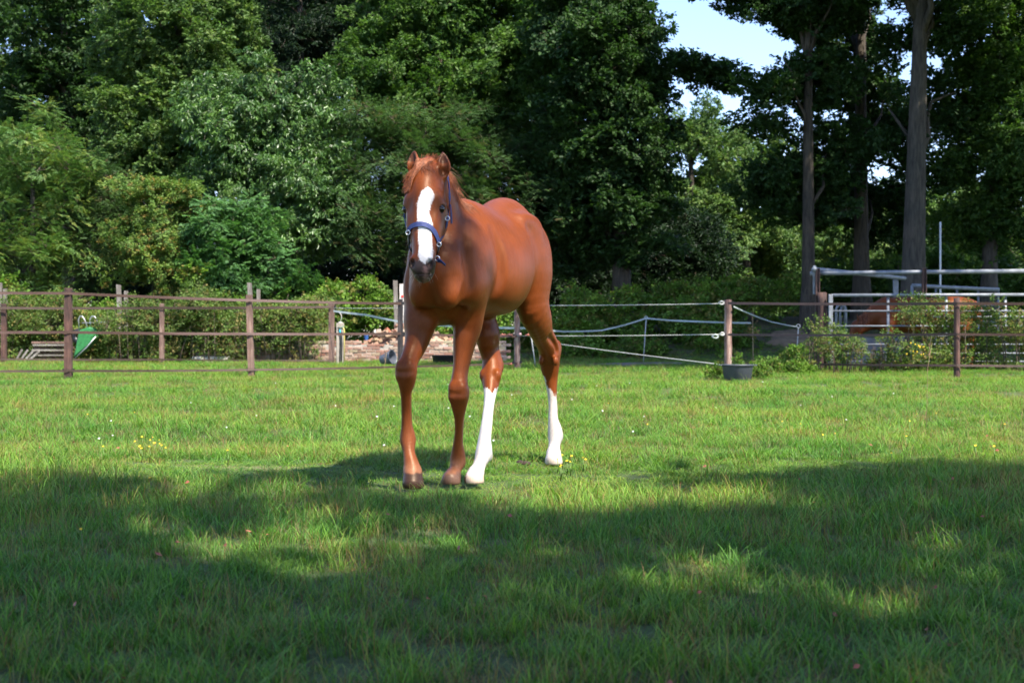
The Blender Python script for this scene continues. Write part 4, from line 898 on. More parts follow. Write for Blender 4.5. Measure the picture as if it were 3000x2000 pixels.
# ---------------------------------------------------------------- horses (signed distance field -> one continuous skin)
class Field:
    def __init__(self, lo, hi, h):
        self.lo = np.array(lo, np.float32); self.h = h
        self.n = np.ceil((np.array(hi) - self.lo) / h).astype(int) + 1
        self.D = np.full(self.n, 0.3, np.float32)
        self.ax = [self.lo[i] + h * np.arange(self.n[i], dtype=np.float32) for i in range(3)]
    def win(self, lo, hi):
        a = np.clip(np.floor((np.array(lo) - self.lo) / self.h).astype(int), 0, self.n)
        b = np.clip(np.ceil((np.array(hi) - self.lo) / self.h).astype(int) + 1, 0, self.n)
        return tuple(slice(int(i), int(j)) for i, j in zip(a, b))
    def pts(self, sl):
        return self.ax[0][sl[0]][:, None, None], self.ax[1][sl[1]][None, :, None], self.ax[2][sl[2]][None, None, :]
def ell_d(u, v, w, ra, rb, rc):
    k0 = np.sqrt((u / ra) ** 2 + (v / rb) ** 2 + (w / rc) ** 2)
    k1 = np.sqrt((u / ra ** 2) ** 2 + (v / rb ** 2) ** 2 + (w / rc ** 2) ** 2) + 1e-6
    return k0 * (k0 - 1) / k1
def smin(a, b, k):
    if k <= 0: return np.minimum(a, b)
    h = np.maximum(k - np.abs(a - b), 0) / k
    return np.minimum(a, b) - h * h * k * 0.25
def smax(a, b, k): return -smin(-a, -b, k)
def chain(F, st, e1, sub=4, margin=0.09, comp=None, soft=0.0):
    """stations (Vector, ra, rb): elliptical tapering limb; returns (window, distances) or merges into comp"""
    c = np.array([list(p) for p, a, b in st], np.float64); r = np.array([(a, b) for p, a, b in st])
    q = np.concatenate([c, r], 1); Q = []
    for i in range(len(q) - 1):
        p0 = q[max(i - 1, 0)]; p1 = q[i]; p2 = q[i + 1]; p3 = q[min(i + 2, len(q) - 1)]
        for j in range(sub):
            t = j / sub
            Q.append(0.5 * ((2 * p1) + (-p0 + p2) * t + (2 * p0 - 5 * p1 + 4 * p2 - p3) * t * t + (-p0 + 3 * p1 - 3 * p2 + p3) * t ** 3))
    Q.append(q[-1]); Q = np.array(Q); Q[:, 3:] = np.maximum(Q[:, 3:], 0.003)
    rm = Q[:, 3:].max(1)
    lo = (Q[:, :3] - rm[:, None]).min(0) - margin; hi = (Q[:, :3] + rm[:, None]).max(0) + margin
    W = F.win(lo, hi); out = np.full([s.stop - s.start for s in W], 0.3, np.float32)
    e1 = np.array(e1, float)
    for i in range(len(Q) - 1):
        a, b = Q[i], Q[i + 1]
        rr = max(a[3:].max(), b[3:].max()) + margin
        sl = F.win(np.minimum(a[:3], b[:3]) - rr, np.maximum(a[:3], b[:3]) + rr)
        sl = tuple(slice(max(s.start, w0.start), min(s.stop, w0.stop)) for s, w0 in zip(sl, W))
        if any(s.stop <= s.start for s in sl): continue
        X, Y, Z = F.pts(sl)
        ab = b[:3] - a[:3]; L2 = float(ab @ ab) + 1e-12; L = math.sqrt(L2); ax = ab / L
        f1 = e1 - (e1 @ ax) * ax; f1 /= np.linalg.norm(f1) + 1e-9; f2 = np.cross(ax, f1)
        dx, dy, dz = X - np.float32(a[0]), Y - np.float32(a[1]), Z - np.float32(a[2])
        al = (dx * ax[0] + dy * ax[1] + dz * ax[2]).astype(np.float32)
        t = np.clip(al / L, 0, 1)
        w = al - t * L
        u = dx * f1[0] + dy * f1[1] + dz * f1[2]; v = dx * f2[0] + dy * f2[1] + dz * f2[2]
        ra = a[3] + t * (b[3] - a[3]); rb = a[4] + t * (b[4] - a[4])
        d = ell_d(u, v, w, ra, rb, np.minimum(ra, rb)).astype(np.float32)
        o = tuple(slice(s.start - w0.start, s.stop - w0.start) for s, w0 in zip(sl, W))
        out[o] = smin(out[o], d, soft)
    if comp is not None: comp.append((W, out))
    return W, out
def ball(F, c, r, axes=None, margin=0.09):
    c = np.array(list(c), float); r = np.array(r if hasattr(r, '__len__') else (r, r, r), float); m = r.max() + margin
    W = F.win(c - m, c + m); X, Y, Z = F.pts(W)
    A = np.array(axes if axes is not None else np.eye(3), float)
    dx, dy, dz = X - c[0], Y - c[1], Z - c[2]
    U = [dx * A[i][0] + dy * A[i][1] + dz * A[i][2] for i in range(3)]
    return W, ell_d(U[0], U[1], U[2], r[0], r[1], r[2]).astype(np.float32)
def merge(F, wd, k):
    W, d = wd; F.D[W] = smin(F.D[W], d, k)
def carve(F, wd, k):
    W, d = wd; F.D[W] = smax(F.D[W], -d, k)
def surface_nets(F):
    D = F.D; s = D < 0
    nx, ny, nz = D.shape
    cnt = np.zeros((nx - 1, ny - 1, nz - 1), np.int8)
    for i in (0, 1):
        for j in (0, 1):
            for k in (0, 1): cnt += s[i:nx - 1 + i, j:ny - 1 + j, k:nz - 1 + k]
    act = np.argwhere((cnt > 0) & (cnt < 8))
    idx = np.full(cnt.shape, -1, np.int32); idx[tuple(act.T)] = np.arange(len(act))
    acc = np.zeros((len(act), 3), np.float64); num = np.zeros(len(act))
    corners = [(i, j, k) for i in (0, 1) for j in (0, 1) for k in (0, 1)]
    val = {c: D[act[:, 0] + c[0], act[:, 1] + c[1], act[:, 2] + c[2]].astype(np.float64) for c in corners}
    for c in corners:
        for a in range(3):
            if c[a] == 0:
                e = list(c); e[a] = 1; e = tuple(e)
                v0, v1 = val[c], val[e]; m = (v0 < 0) != (v1 < 0)
                t = np.where(m, v0 / np.where(m, v0 - v1, 1), 0)
                p = np.array(c, float)[None, :].repeat(len(act), 0); p[:, a] = t
                acc[m] += p[m]; num[m] += 1
    V = (act + acc / num[:, None]) * F.h + F.lo
    quads = []
    for a in range(3):
        b, c = (a + 1) % 3, (a + 2) % 3
        sl0 = [slice(None)] * 3; sl1 = [slice(None)] * 3
        sl0[a] = slice(0, -1); sl1[a] = slice(1, None)
        s0, s1 = s[tuple(sl0)], s[tuple(sl1)]
        E = np.argwhere(s0 != s1)
        E = E[(E[:, b] > 0) & (E[:, c] > 0) & (E[:, b] < cnt.shape[b]) & (E[:, c] < cnt.shape[c])]
        flip = s0[tuple(E.T)]
        def cell(db, dc):
            e = E.copy(); e[:, b] -= db; e[:, c] -= dc; return idx[tuple(e.T)]
        q = np.stack([cell(1, 1), cell(0, 1), cell(0, 0), cell(1, 0)], 1)
        q[~flip] = q[~flip][:, ::-1]
        quads.append(q)
    Fq = np.concatenate(quads); Fq = Fq[(Fq >= 0).all(1)]
    return V, Fq
def relax(V, Fq, it=2, lam=0.5):
    e = np.concatenate([Fq[:, [0, 1]], Fq[:, [1, 2]], Fq[:, [2, 3]], Fq[:, [3, 0]]])
    n = np.bincount(e.ravel(), minlength=len(V))
    for _ in range(it):
        A = np.zeros_like(V)
        for k in range(3):
            A[:, k] = np.bincount(e[:, 0], V[e[:, 1], k], len(V)) + np.bincount(e[:, 1], V[e[:, 0], k], len(V))
        V = V + lam * (A / n[:, None] - V)
    return V
def sample(F, p):
    i = np.clip(np.round((np.array(p) - F.lo) / F.h).astype(int), 0, F.n - 1); return float(F.D[tuple(i)])
def march(F, o, d, t0, t1, step=0.002):
    o = Vector(o); d = Vector(d).normalized(); t = t0
    while t < t1:
        if sample(F, o + d * t) < 0: return o + d * t
        t += step
    return None
def normals(V, Fq):
    a = V[Fq[:, 2]] - V[Fq[:, 0]]; b = V[Fq[:, 3]] - V[Fq[:, 1]]; nn = np.cross(a, b)
    out = np.zeros_like(V)
    for k in range(4):
        for j in range(3): out[:, j] += np.bincount(Fq[:, k], nn[:, j], len(V))
    return out / (np.linalg.norm(out, axis=1)[:, None] + 1e-12)
def vnoise(p, f, seed=0):
    """cheap smooth noise in -1..1"""
    r = np.random.default_rng(seed); o = np.zeros(len(p))
    for i in range(6):
        k = r.normal(size=3) * f * (1 + 0.5 * i); ph = r.uniform(0, 6.28)
        o += np.sin(p @ k + ph) / (1 + 0.5 * i)
    return o / 2.6

def coat_material():
    m, nt, b = new_mat('horse_coat')
    at = N(nt, 'ShaderNodeAttribute', attribute_name='coat')
    n1 = noise(nt, 9, 5, 0.6); n2 = noise(nt, 160, 3, 0.6, 'Object', (1, 1, 0.25))
    v = ramp(nt, n1, [(0.3, 0.86), (0.72, 1.1)])
    v2 = ramp(nt, n2, [(0.3, 0.9), (0.7, 1.08)])
    c = mixc(nt, 1.0, at.outputs['Color'], v, 'MULTIPLY'); c = mixc(nt, 1.0, c, v2, 'MULTIPLY')
    nt.links.new(c, b.inputs['Base Color'])
    b.inputs['Roughness'].default_value = 0.43; b.inputs['Specular IOR Level'].default_value = 0.30
    b.inputs['Specular Tint'].default_value = (1, 0.80, 0.62, 1)
    b.inputs['Sheen Weight'].default_value = 0.0; b.inputs['Sheen Roughness'].default_value = 0.35
    b.inputs['Sheen Tint'].default_value = (1, 0.7, 0.5, 1)
    n4 = noise(nt, 17, 4, 0.6, 'Object', (1, 1, 0.6)); mm = N(nt, 'ShaderNodeMath', operation='MULTIPLY_ADD'); mm.inputs[1].default_value = 1.6; nt.links.new(n4, mm.inputs[0]); nt.links.new(n2, mm.inputs[2])
    bump(nt, b, mm.outputs[0], 0.22, 0.004)
    return m
MAT_COAT = coat_material()
def hair_mat(name, c0, c1):
    m, nt, b = new_mat(name)
    n = noise(nt, 60, 3, 0.6, 'Object', (1, 1, 0.3))
    at = N(nt, 'ShaderNodeAttribute', attribute_name='tone')
    nt.links.new(mixc(nt, 1.0, ramp(nt, n, [(0.3, c0), (0.7, c1)]), at.outputs['Color'], 'MULTIPLY'), b.inputs['Base Color'])
    b.inputs['Roughness'].default_value = 0.45; b.inputs['Specular IOR Level'].default_value = 0.4
    return m
MAT_MANE = hair_mat('chestnut_hair', (0.15, 0.042, 0.015), (0.32, 0.11, 0.045))
MAT_WHISK = hair_mat('pale_whisker', (0.5, 0.36, 0.25), (0.7, 0.55, 0.42))

def strands(name, curves, mat, parent, w0=0.0016, w1=0.0004):
    V = []; Fc = []; T = []
    for pts in curves:
        n = len(pts); b = len(V); tn = random.uniform(.45, 1.5); T += [(tn, tn, tn)] * (3 * n)
        side = Vector((random.uniform(-1, 1), random.uniform(-1, 1), random.uniform(-.3, .3)))
        for i, p in enumerate(pts):
            p = Vector(p); t = (Vector(pts[min(i + 1, n - 1)]) - Vector(pts[max(i - 1, 0)])).normalized()
            s = t.cross(side); s = s.normalized() if s.length > 1e-6 else Vector((1, 0, 0)); u = t.cross(s)
            w = w0 + (w1 - w0) * (i / (n - 1)) ** 1.5
            V += [p + s * w, p - s * w * .5 + u * w * .87, p - s * w * .5 - u * w * .87]
        for i in range(n - 1):
            for k in range(3):
                a0 = b + i * 3 + k; a1 = b + i * 3 + (k + 1) % 3
                Fc.append((a0, a1, a1 + 3, a0 + 3))
    me = mesh_np(name, np.array([tuple(v) for v in V]), np.array(Fc), True, {'tone': np.array(T)}); return link(name, me, parent, mat)

def build_foal():
    F = Field((-0.60, 5.46, -0.012), (0.30, 7.52, 1.50), 0.005)
    a = np.array([0.305, 0.952, 0.0]); l = np.array([0.952, -0.305, 0.0]); up = np.array([0, 0, 1.0])
    C0 = np.array([-0.335, 5.95, 0.0])
    def B(t, side, z): return Vector(C0 + a * t + l * side + up * z)
    # trunk: stations along the body (t, top, bottom, half width)
    tr = [(-0.00, 1.00, 0.84, .07), (0.06, 1.07, 0.775, .125), (0.18, 1.17, 0.735, .158), (0.32, 1.235, 0.725, .178), (0.45, 1.25, 0.728, .198),
          (0.60, 1.235, 0.735, .222), (0.74, 1.245, 0.765, .218), (0.86, 1.28, 0.82, .188), (0.97, 1.312, 0.87, .172), (1.08, 1.29, 0.90, .165), (1.17, 1.20, 0.95, .135), (1.22, 1.10, 1.0, .08)]
    merge(F, chain(F, [(B(t, 0, (T + Bt) / 2), hw, (T - Bt) / 2) for t, T, Bt, hw in tr], l, sub=4), 0.0)
    # spine ridge keeps the back from being a barrel
    merge(F, chain(F, [(B(.36, 0, 1.20), .05, .06), (B(.48, 0, 1.205), .045, .05), (B(.65, 0, 1.195), .05, .045), (B(.85, 0, 1.25), .06, .045), (B(.98, 0, 1.272), .06, .045), (B(1.12, 0, 1.22), .05, .05)], l), 0.07)
    # neck
    merge(F, chain(F, [(P(1266, 522, 5.975), .058, .066), (P(1274, 560, 6.00), .074, .090), (P(1288, 630, 6.06), .088, .118), (P(1298, 710, 6.12), .104, .145),
                       (P(1298, 790, 6.15), .125, .160), (P(1288, 860, 6.16), .140, .150)], l), 0.06)
    merge(F, chain(F, [(P(1286, 532, 6.06), .022, .03), (P(1306, 575, 6.13), .028, .04), (P(1328, 630, 6.22), .034, .05), (B(.33, 0, 1.16), .04, .06)], l), 0.07)   # crest
    # shoulders, breast
    for sd in (1, -1):
        merge(F, ball(F, B(.20, sd * .095, .945), (.078, .115, .19), (l, a, up)), 0.06)
        merge(F, ball(F, B(.13, sd * .10, .865), (.068, .085, .085), (l, a, up)), 0.05)      # point of shoulder
        merge(F, ball(F, B(.015, sd * .058, .835), (.058, .055, .07), (l, a, up)), 0.03)     # breast muscle
        merge(F, ball(F, B(1.0, sd * .112, 1.0), (.108, .165, .225), (l, a, up)), 0.045)    # thigh and croup
        merge(F, ball(F, B(1.10, sd * .10, 1.00), (.095, .12, .20), (l, a, up)), 0.05)
        merge(F, chain(F, [(B(.80, sd * .135, 1.20), .020, .022), (B(.87, sd * .145, 1.205), .026, .03), (B(.95, sd * .14, 1.17), .03, .05)], l), 0.08)      # point of hip
        merge(F, ball(F, B(.55, sd * .13, .93), (.10, .26, .17), (l, a, up)), 0.06)          # ribs
    legs = []
    # fore, horse's right (left in the picture), stepping forward
    chain(F, [(B(.17, -.11, .88), .070, .095), (P(1232, 930, 6.10), .072, .085), (P(1226, 975, 6.08), .058, .070), (P(1216, 1015, 6.05), .046, .056), (P(1200, 1052, 6.01), .038, .046),
              (P(1191, 1087, 5.99), .0450, .046), (P(1191, 1115, 5.99), .0385, .042), (P(1190, 1150, 6.0), .0245, .031), (P(1191, 1200, 6.02), .0215, .029), (P(1192, 1245, 6.03), .0235, .030),
              (P(1195, 1286, 6.035), .0345, .037), (P(1198, 1322, 6.01), .0250, .029), (P(1204, 1355, 5.99), .0320, .034), (P(1208, 1378, 5.985), .0390, .043)], l, comp=legs)
    # fore, horse's left, trailing
    chain(F, [(B(.20, .10, .88), .070, .10), (P(1372, 940, 6.15), .064, .082), (P(1364, 985, 6.14), .054, .066), (P(1357, 1030, 6.13), .043, .054), (P(1350, 1080, 6.115), .034, .043), (P(1345, 1120, 6.10), .037, .042),
              (P(1345, 1150, 6.09), .0455, .045), (P(1345, 1180, 6.10), .0370, .041), (P(1346, 1220, 6.13), .0230, .030), (P(1345, 1265, 6.17), .0190, .028), (P(1342, 1305, 6.20), .0240, .030),
              (P(1341, 1345, 6.22), .0345, .038), (P(1334, 1376, 6.20), .0255, .029), (P(1329, 1392, 6.18), .033, .038)], l, comp=legs)
    # hind, horse's right, well under the belly
    chain(F, [(B(.98, -.12, .98), .085, .14), (B(.86, -.125, .85), .075, .115), (P(1424, 965, 6.60), .060, .088), (P(1432, 1015, 6.60), .046, .066), (P(1440, 1050, 6.60), .0445, .058),
              (P(1442, 1080, 6.58), .0480, .056), (P(1438, 1112, 6.54), .0430, .048), (P(1436, 1150, 6.49), .0290, .036), (P(1432, 1190, 6.44), .0235, .032), (P(1426, 1240, 6.38), .0250, .033), (P(1420, 1285, 6.32), .0290, .034),
              (P(1417, 1325, 6.28), .0370, .039), (P(1405, 1360, 6.25), .0280, .031), (P(1396, 1384, 6.22), .034, .037)], l, comp=legs)
    # hind, horse's left, back
    chain(F, [(B(1.02, .115, .95), .095, .15), (P(1560, 890, 6.88), .078, .12), (P(1578, 940, 6.95), .064, .095), (P(1590, 980, 7.04), .0520, .073), (P(1605, 1012, 7.12), .0520, .066),
              (P(1610, 1042, 7.16), .0540, .06), (P(1611, 1075, 7.18), .0480, .053), (P(1614, 1105, 7.19), .0350, .043), (P(1617, 1140, 7.19), .0265, .034), (P(1620, 1185, 7.19), .0225, .031), (P(1621, 1228, 7.18), .0265, .033),
              (P(1627, 1270, 7.17), .0385, .040), (P(1624, 1302, 7.15), .0295, .032), (P(1622, 1325, 7.13), .034, .038)], l, comp=legs)
    for wd in legs: merge(F, wd, 0.030)
    for sd in (1, -1):
        carve(F, chain(F, [(B(.80, sd * .196, 1.17), .014, .016), (B(.825, sd * .214, 1.08), .019, .020), (B(.82, sd * .226, .98), .020, .022), (B(.78, sd * .220, .88), .015, .018)], l), 0.030)   # flank hollow
        carve(F, chain(F, [(B(.30, sd * .188, .80), .011, .015), (B(.335, sd * .190, .90), .016, .018), (B(.34, sd * .184, 1.02), .016, .018), (B(.33, sd * .165, 1.13), .010, .014)], l), 0.04)  # behind the shoulder
        carve(F, chain(F, [(B(.02, sd * .128, .80), .010, .010), (B(.05, sd * .145, .88), .012, .012), (B(.05, sd * .135, .97), .012, .012), (B(.07, sd * .118, 1.06), .008, .008)], l), 0.035)   # neck meets shoulder
    carve(F, chain(F, [(B(-.076, 0, .94), .008, .012), (B(-.072, 0, .87), .015, .018), (B(-.055, 0, .81), .018, .020), (B(-.02, 0, .755), .016, .018)], l), 0.030)   # between the breast muscles
    for p0, p1, p2, rr in ((P(1312, 965, 6.04), P(1335, 935, 6.035), P(1350, 905, 6.03), .011), (P(1283, 955, 6.02), P(1258, 930, 5.99), P(1240, 915, 5.975), .010)):
        carve(F, chain(F, [(p0, rr, rr), (p1, rr, rr), (p2, rr, rr)], l), 0.035)   # forearm folds
    # points of hock, knee caps, fetlock tufts
    for p, r in ((P(1462, 1074, 6.63), (.020, .026, .035)), (P(1632, 1018, 7.19), (.022, .028, .040)), (P(1195, 1300, 6.07), (.022, .02, .022)), (P(1346, 1358, 6.25), (.022, .02, .022)),
                 (P(1426, 1338, 6.31), (.024, .022, .022)), (P(1634, 1280, 7.20), (.024, .022, .022))):
        merge(F, ball(F, p, r, (l, a, up)), 0.03)
    # bony relief of knees and hocks
    for kc in (P(1191, 1087, 5.99), P(1345, 1150, 6.09)):
        for sd in (1, -1):
            for fw, dz, r3 in ((.024, .022, (.017, .015, .022)), (.024, -.020, (.016, .014, .015))):
                merge(F, ball(F, kc + Vector(l) * sd * .020 - Vector(a) * fw + Vector((0, 0, dz)), r3, (l, a, up)), 0.022)
        carve(F, chain(F, [(kc - Vector(a) * .050 + Vector(l) * q + Vector((0, 0, -.004)), .003, .003) for q in (-.035, 0, .035)], up, margin=.04), 0.016)
    for kc in (P(1440, 1085, 6.55), P(1611, 1045, 7.12)):
        for sd in (1, -1): merge(F, ball(F, kc + Vector(l) * sd * .036 - Vector(a) * .02 + Vector((0, 0, -.02)), (.016, .022, .026), (l, a, up)), 0.015)
    # tendon grooves of the lower legs and gaskins
    for tr_ in ((P(1190, 1150, 6.0), P(1191, 1200, 6.02), P(1193, 1255, 6.03)), (P(1346, 1220, 6.13), P(1345, 1262, 6.17), P(1342, 1300, 6.20)), (P(1436, 1150, 6.49), P(1430, 1205, 6.42), P(1421, 1275, 6.33)), (P(1617, 1140, 7.19), P(1620, 1185, 7.19), P(1621, 1232, 7.18))):
        for sd in (1, -1):
            carve(F, chain(F, [(p + Vector(l) * sd * .0255 + Vector(a) * .004, .0045, .0045) for p in tr_], l, margin=.03), .010)
    for tr_ in ((P(1598, 985, 6.98), P(1612, 1005, 7.08), P(1622, 1030, 7.12)), (P(1446, 1000, 6.55), P(1456, 1030, 6.56), P(1462, 1055, 6.57))):
        carve(F, chain(F, [(p + Vector(l) * .018, .007, .010) for p in tr_], l, margin=.04), .022)
    # hooves (flared), cut flat on the ground
    hoof = [(P(1209, 1384, 5.98), P(1211, 1420, 5.955), .0385, .046), (P(1326, 1394, 6.17), P(1321, 1412, 6.13), .035, .043), (P(1393, 1388, 6.21), P(1389, 1408, 6.17), .036, .044), (P(1622, 1330, 7.12), P(1622, 1353, 7.08), .037, .045)]
    for p, q, r0, r1 in hoof:
        merge(F, chain(F, [(p, r0, r0 * 1.15), ((p + q) / 2, (r0 + r1) / 2, (r0 + r1) * .6), (q, r1, r1 * 1.25)], l, sub=2), 0.010)
    # head
    yaw = math.radians(11); hl = np.array([math.cos(yaw), -math.sin(yaw), 0.0])      # head's own side axis
    hf = np.array([-math.sin(yaw), -math.cos(yaw), 0.0])                                     # where the face looks
    hd = [(482, 1257, 5.930, .034, .036), (505, 1255, 5.900, .056, .062), (535, 1253, 5.872, .066, .088), (565, 1251, 5.855, .074, .104), (605, 1250, 5.84, .0765, .114), (645, 1248, 5.815, .067, .110), (685, 1246, 5.785, .064, .094),
          (718, 1244, 5.75, .0535, .074), (748, 1242, 5.72, .0475, .060), (775, 1241, 5.70, .0485, .054), (795, 1241, 5.70, .0440, .046), (808, 1242, 5.712, .030, .030)]
    H = {y: P(x, y, d) for y, x, d, _, _ in hd}
    merge(F, chain(F, [(P(x, y, d), hw, dp) for y, x, d, hw, dp in hd], hl, sub=4), 0.025)
    def HP(py, side, fwd):
        ys = [r[0] for r in hd]; x = np.interp(py, ys, [r[1] for r in hd]); d = np.interp(py, ys, [r[2] for r in hd])
        return P(x, py, d) + Vector(hl) * side + Vector(hf) * fwd
    HA = (hl, hf, up)
    for sd in (1, -1):
        merge(F, ball(F, HP(606, sd * .062, .045), (.027, .033, .027), HA), 0.03)     # brow and orbit
        merge(F, ball(F, HP(585, sd * .048, .055), (.027, .03, .022), HA), 0.03)
        merge(F, ball(F, HP(640, sd * .047, -.035), (.036, .070, .075), HA), 0.03)    # cheek
        merge(F, ball(F, HP(660, sd * .055, .035), (.014, .03, .05), HA), 0.03)       # cheek bone
        merge(F, ball(F, HP(771, sd * .037, .026), (.0205, .026, .028), HA), 0.015)     # nostril wing
        carve(F, ball(F, HP(616, sd * .085, .050), (.016, .021, .0125), HA), 0.008)   # eye opening
    merge(F, ball(F, HP(790, 0, .030), (.034, .020, .024), HA), 0.018)                  # upper lip
    merge(F, ball(F, HP(812, 0, .004), (.026, .024, .016), HA), 0.012)                  # chin
    carve(F, chain(F, [(HP(803, -.045, .02), .004, .004), (HP(805, -.02, .045), .0035, .0035), (HP(804, 0, .052), .003, .003), (HP(805, .02, .045), .0035, .0035), (HP(803, .045, .02), .004, .004)], up, margin=.03), 0.004)
    for sd in (1, -1):
        carve(F, ball(F, HP(772, sd * .039, .050), (.0115, .022, .020), (np.array(hl) * .94 + np.array(hf) * .34 * -sd, np.array(hf) * .94 + np.array(hl) * .34 * sd, up)), 0.005)
    # ears
    ears = []
    for base, mid, tip, out in ((P(1217, 520, 5.875), P(1210, 482, 5.86), P(1214, 443, 5.885), -1), (P(1293, 524, 5.87), P(1301, 488, 5.855), P(1297, 447, 5.88), 1)):
        ff = np.array(hf) + np.array(hl) * .30 * out; ff /= np.linalg.norm(ff)
        sd = np.cross(up, ff)
        ch = [(base, .021, .021), (base.lerp(mid, .55), .0275, .022), (mid, .0295, .020), (mid.lerp(tip, .5), .0225, .015), (mid.lerp(tip, .85), .0115, .009), (tip, .0035, .004)]
        We, De = chain(F, ch, sd, sub=4, margin=.05)
        Fo = Vector(ff)
        ci = [(p + Fo * (.011 + 0.25 * rb), max(ra - .0075, .002), max(rb - .0005, .002)) for p, ra, rb in ch[1:-1]]
        Wi, Di = chain(F, ci, sd, sub=4, margin=.05)
        tmp = np.full(F.n, 0.3, np.float32); tmp[We] = De
        tmp[Wi] = smax(tmp[Wi], -Di, 0.004)
        F.D[We] = smin(F.D[We], tmp[We], 0.012); del tmp; ears.append((np.array([list(p) for p, _, _ in ci]), ff))
    # flat soles
    X, Y, Z = F.pts((slice(0, F.n[0]), slice(0, F.n[1]), slice(0, 8)))
    F.D[:, :, :8] = np.maximum(F.D[:, :, :8], -(Z - 0.0))
    V, Q = surface_nets(F); V = relax(V, Q, 3, 0.5)
    NRM = normals(V, Q)
    # ---- coat colours (markings belong to the animal)
    px = 1500 + V[:, 0] / V[:, 1] * F_PX; py = HZ - (V[:, 2] - CAM_H) / V[:, 1] * F_PX
    n1 = vnoise(V, 14, 1); n2 = vnoise(V, 55, 2); n3 = vnoise(V, 170, 3); z = V[:, 2]
    chest = np.array([0.160, 0.0365, 0.0065])
    col = chest[None, :] * (1 + 0.15 * n1[:, None] + 0.07 * n2[:, None])
    def blend(mask, c):
        m = np.clip(mask, 0, 1)[:, None]; col[:] = col * (1 - m) + np.array(c)[None, :] * m
    depth = V[:, 1]
    head = (z > 0.85) & (depth < 6.02) & (py < 830) & (px < 1335)
    # paler lower fore legs, darker knees
    fore = (depth < 6.32) & (z < 0.7) & ((px < 1270) | (px < 1380))
    hindR = (px > 1366) & (depth < 6.72) & (z < .62) & (depth > 6.12)
    hindL = (depth > 6.95) & (z < .7)
    blend(fore * 0.55 * np.clip((0.40 - z) / 0.25, 0, 1), (0.185, 0.056, 0.020))
    # blaze
    bl = [(440, 1250, 0), (546, 1252, 0), (552, 1253, 8), (561, 1252, 17), (574, 1250, 22), (582, 1248, 23), (600, 1241, 20), (622, 1239, 17), (645, 1244, 20), (658, 1246, 22), (690, 1245, 20), (730, 1247, 21), (752, 1247, 21), (763, 1246, 14), (770, 1246, 5), (774, 1246, 0), (800, 1246, 0), (830, 1246, 0)]
    ys = [b[0] for b in bl]; hw = np.interp(py, ys, [b[2] for b in bl]); cx = np.interp(py, ys, [b[1] for b in bl])
    edge = (hw - np.abs(px - cx) + 2.2 * n3 + 1.6 * n2) / 2.5 + .5
    facing = NRM @ hf
    # muzzle first: grey-pink skin
    mz = head & (depth < 5.80)
    blend(mz * np.clip((py - 752 + 6 * n2) / 14, 0, 1) * 0.9, (0.048, 0.036, 0.034))
    blend(mz * np.clip((py - 776 + 4 * n2) / 8, 0, 1) * np.clip((10 - np.abs(px - 1246)) / 8 + n3 * .5, 0, 1), (0.26, 0.14, 0.12))
    blend((head & (hw > 0.5)) * (facing > 0.1) * edge, (0.66, 0.63, 0.60))
    # dark nostril interiors, eye rims, insides of the ears
    for sd in (1, -1):
        for py0, s0, f0, rr, cc in ((773, .040, .052, .021, (0.02, 0.012, 0.012)), (616, .084, .052, .0225, (0.035, 0.016, 0.012))):
            c = np.array(list(HP(py0, sd * s0, f0))); dd = np.linalg.norm(V - c, axis=1)
            blend(np.clip((rr - dd) / .006, 0, 1), cc)
    for cen, ff in ears:
        dmin = np.min(np.stack([np.linalg.norm(V - (c + ff * .002), axis=1) for c in cen]), 0)
        blend(np.clip((.0255 - dmin) / .007, 0, 1) * ((NRM @ ff) > .15) * .85, (0.035, 0.013, 0.007))
    # white stockings behind
    jag = 0.026 * n2 + 0.006 * n3
    sR = (z + jag) < 0.395; sL = (z + jag * 1.2) < (0.375 + np.clip((1618 - px) / 22, -1, 1) * 0.055)
    blend(hindR * sR.astype(float), (0.56, 0.52, 0.48)); blend(hindL * sL.astype(float), (0.52, 0.47, 0.43))
    blend((hindR | hindL) * (z < .36) * np.clip(n1 * .5 + n3 * .25 - .05, 0, .35), (0.42, 0.33, 0.27))
    blend(hindR * np.clip((0.05 - z) / .02, 0, 1) * 0.7, (0.62, 0.42, 0.30)); blend(hindL * np.clip((0.04 - z) / .02, 0, 1) * 0.5, (0.62, 0.45, 0.34))
    fr = (depth < 6.32) & (px < 1366) & (z < .3)
    blend(fr * np.clip((.125 - z + .006 * n2) / .04, 0, 1) * .5, (0.30, 0.14, 0.075))
    blend((fr & (px < 1270)) * np.clip((.074 - z + .006 * n2) / .010, 0, 1), (0.040, 0.020, 0.013))
    blend((fr & (px > 1270)) * np.clip((.055 - z + .006 * n2) / .012, 0, 1), (0.12, 0.065, 0.045))
    root = empty('foal', (-0.2, 6.5, 0.0), 'chestnut foal with white blaze and blue halter walking towards the camera', 'foal')
    off = np.array([-0.2, 6.5, 0.0])
    me = mesh_np('body', V - off, Q, True, {'coat': col})
    link('body', me, root, MAT_COAT)
    # ---- short lying coat hair
    rg = np.random.default_rng(9); nh = 260000
    fi = rg.integers(0, len(Q), nh); w = rg.dirichlet((1, 1, 1, 1), nh)[:, :, None]
    pr = (V[Q[fi]] * w).sum(1); hn = NRM[Q[fi, 0]]; hc = col[Q[fi, 0]] * rg.uniform(.72, 1.42, (nh, 1))
    fl = np.where((pr[:, 2] > .72)[:, None] & ~((pr[:, 1] < 6.0) & (pr[:, 2] > .95))[:, None], a[None, :] * .85 - up[None, :] * .5, -up[None, :]) + rg.normal(0, .16, (nh, 3))
    fl = fl - hn * (fl * hn).sum(1)[:, None]; fl /= np.linalg.norm(fl, axis=1)[:, None] + 1e-9
    ln = rg.uniform(.005, .010, (nh, 1)); sdv = np.cross(fl, hn) * .0005
    ok = hc.max(1) > .09
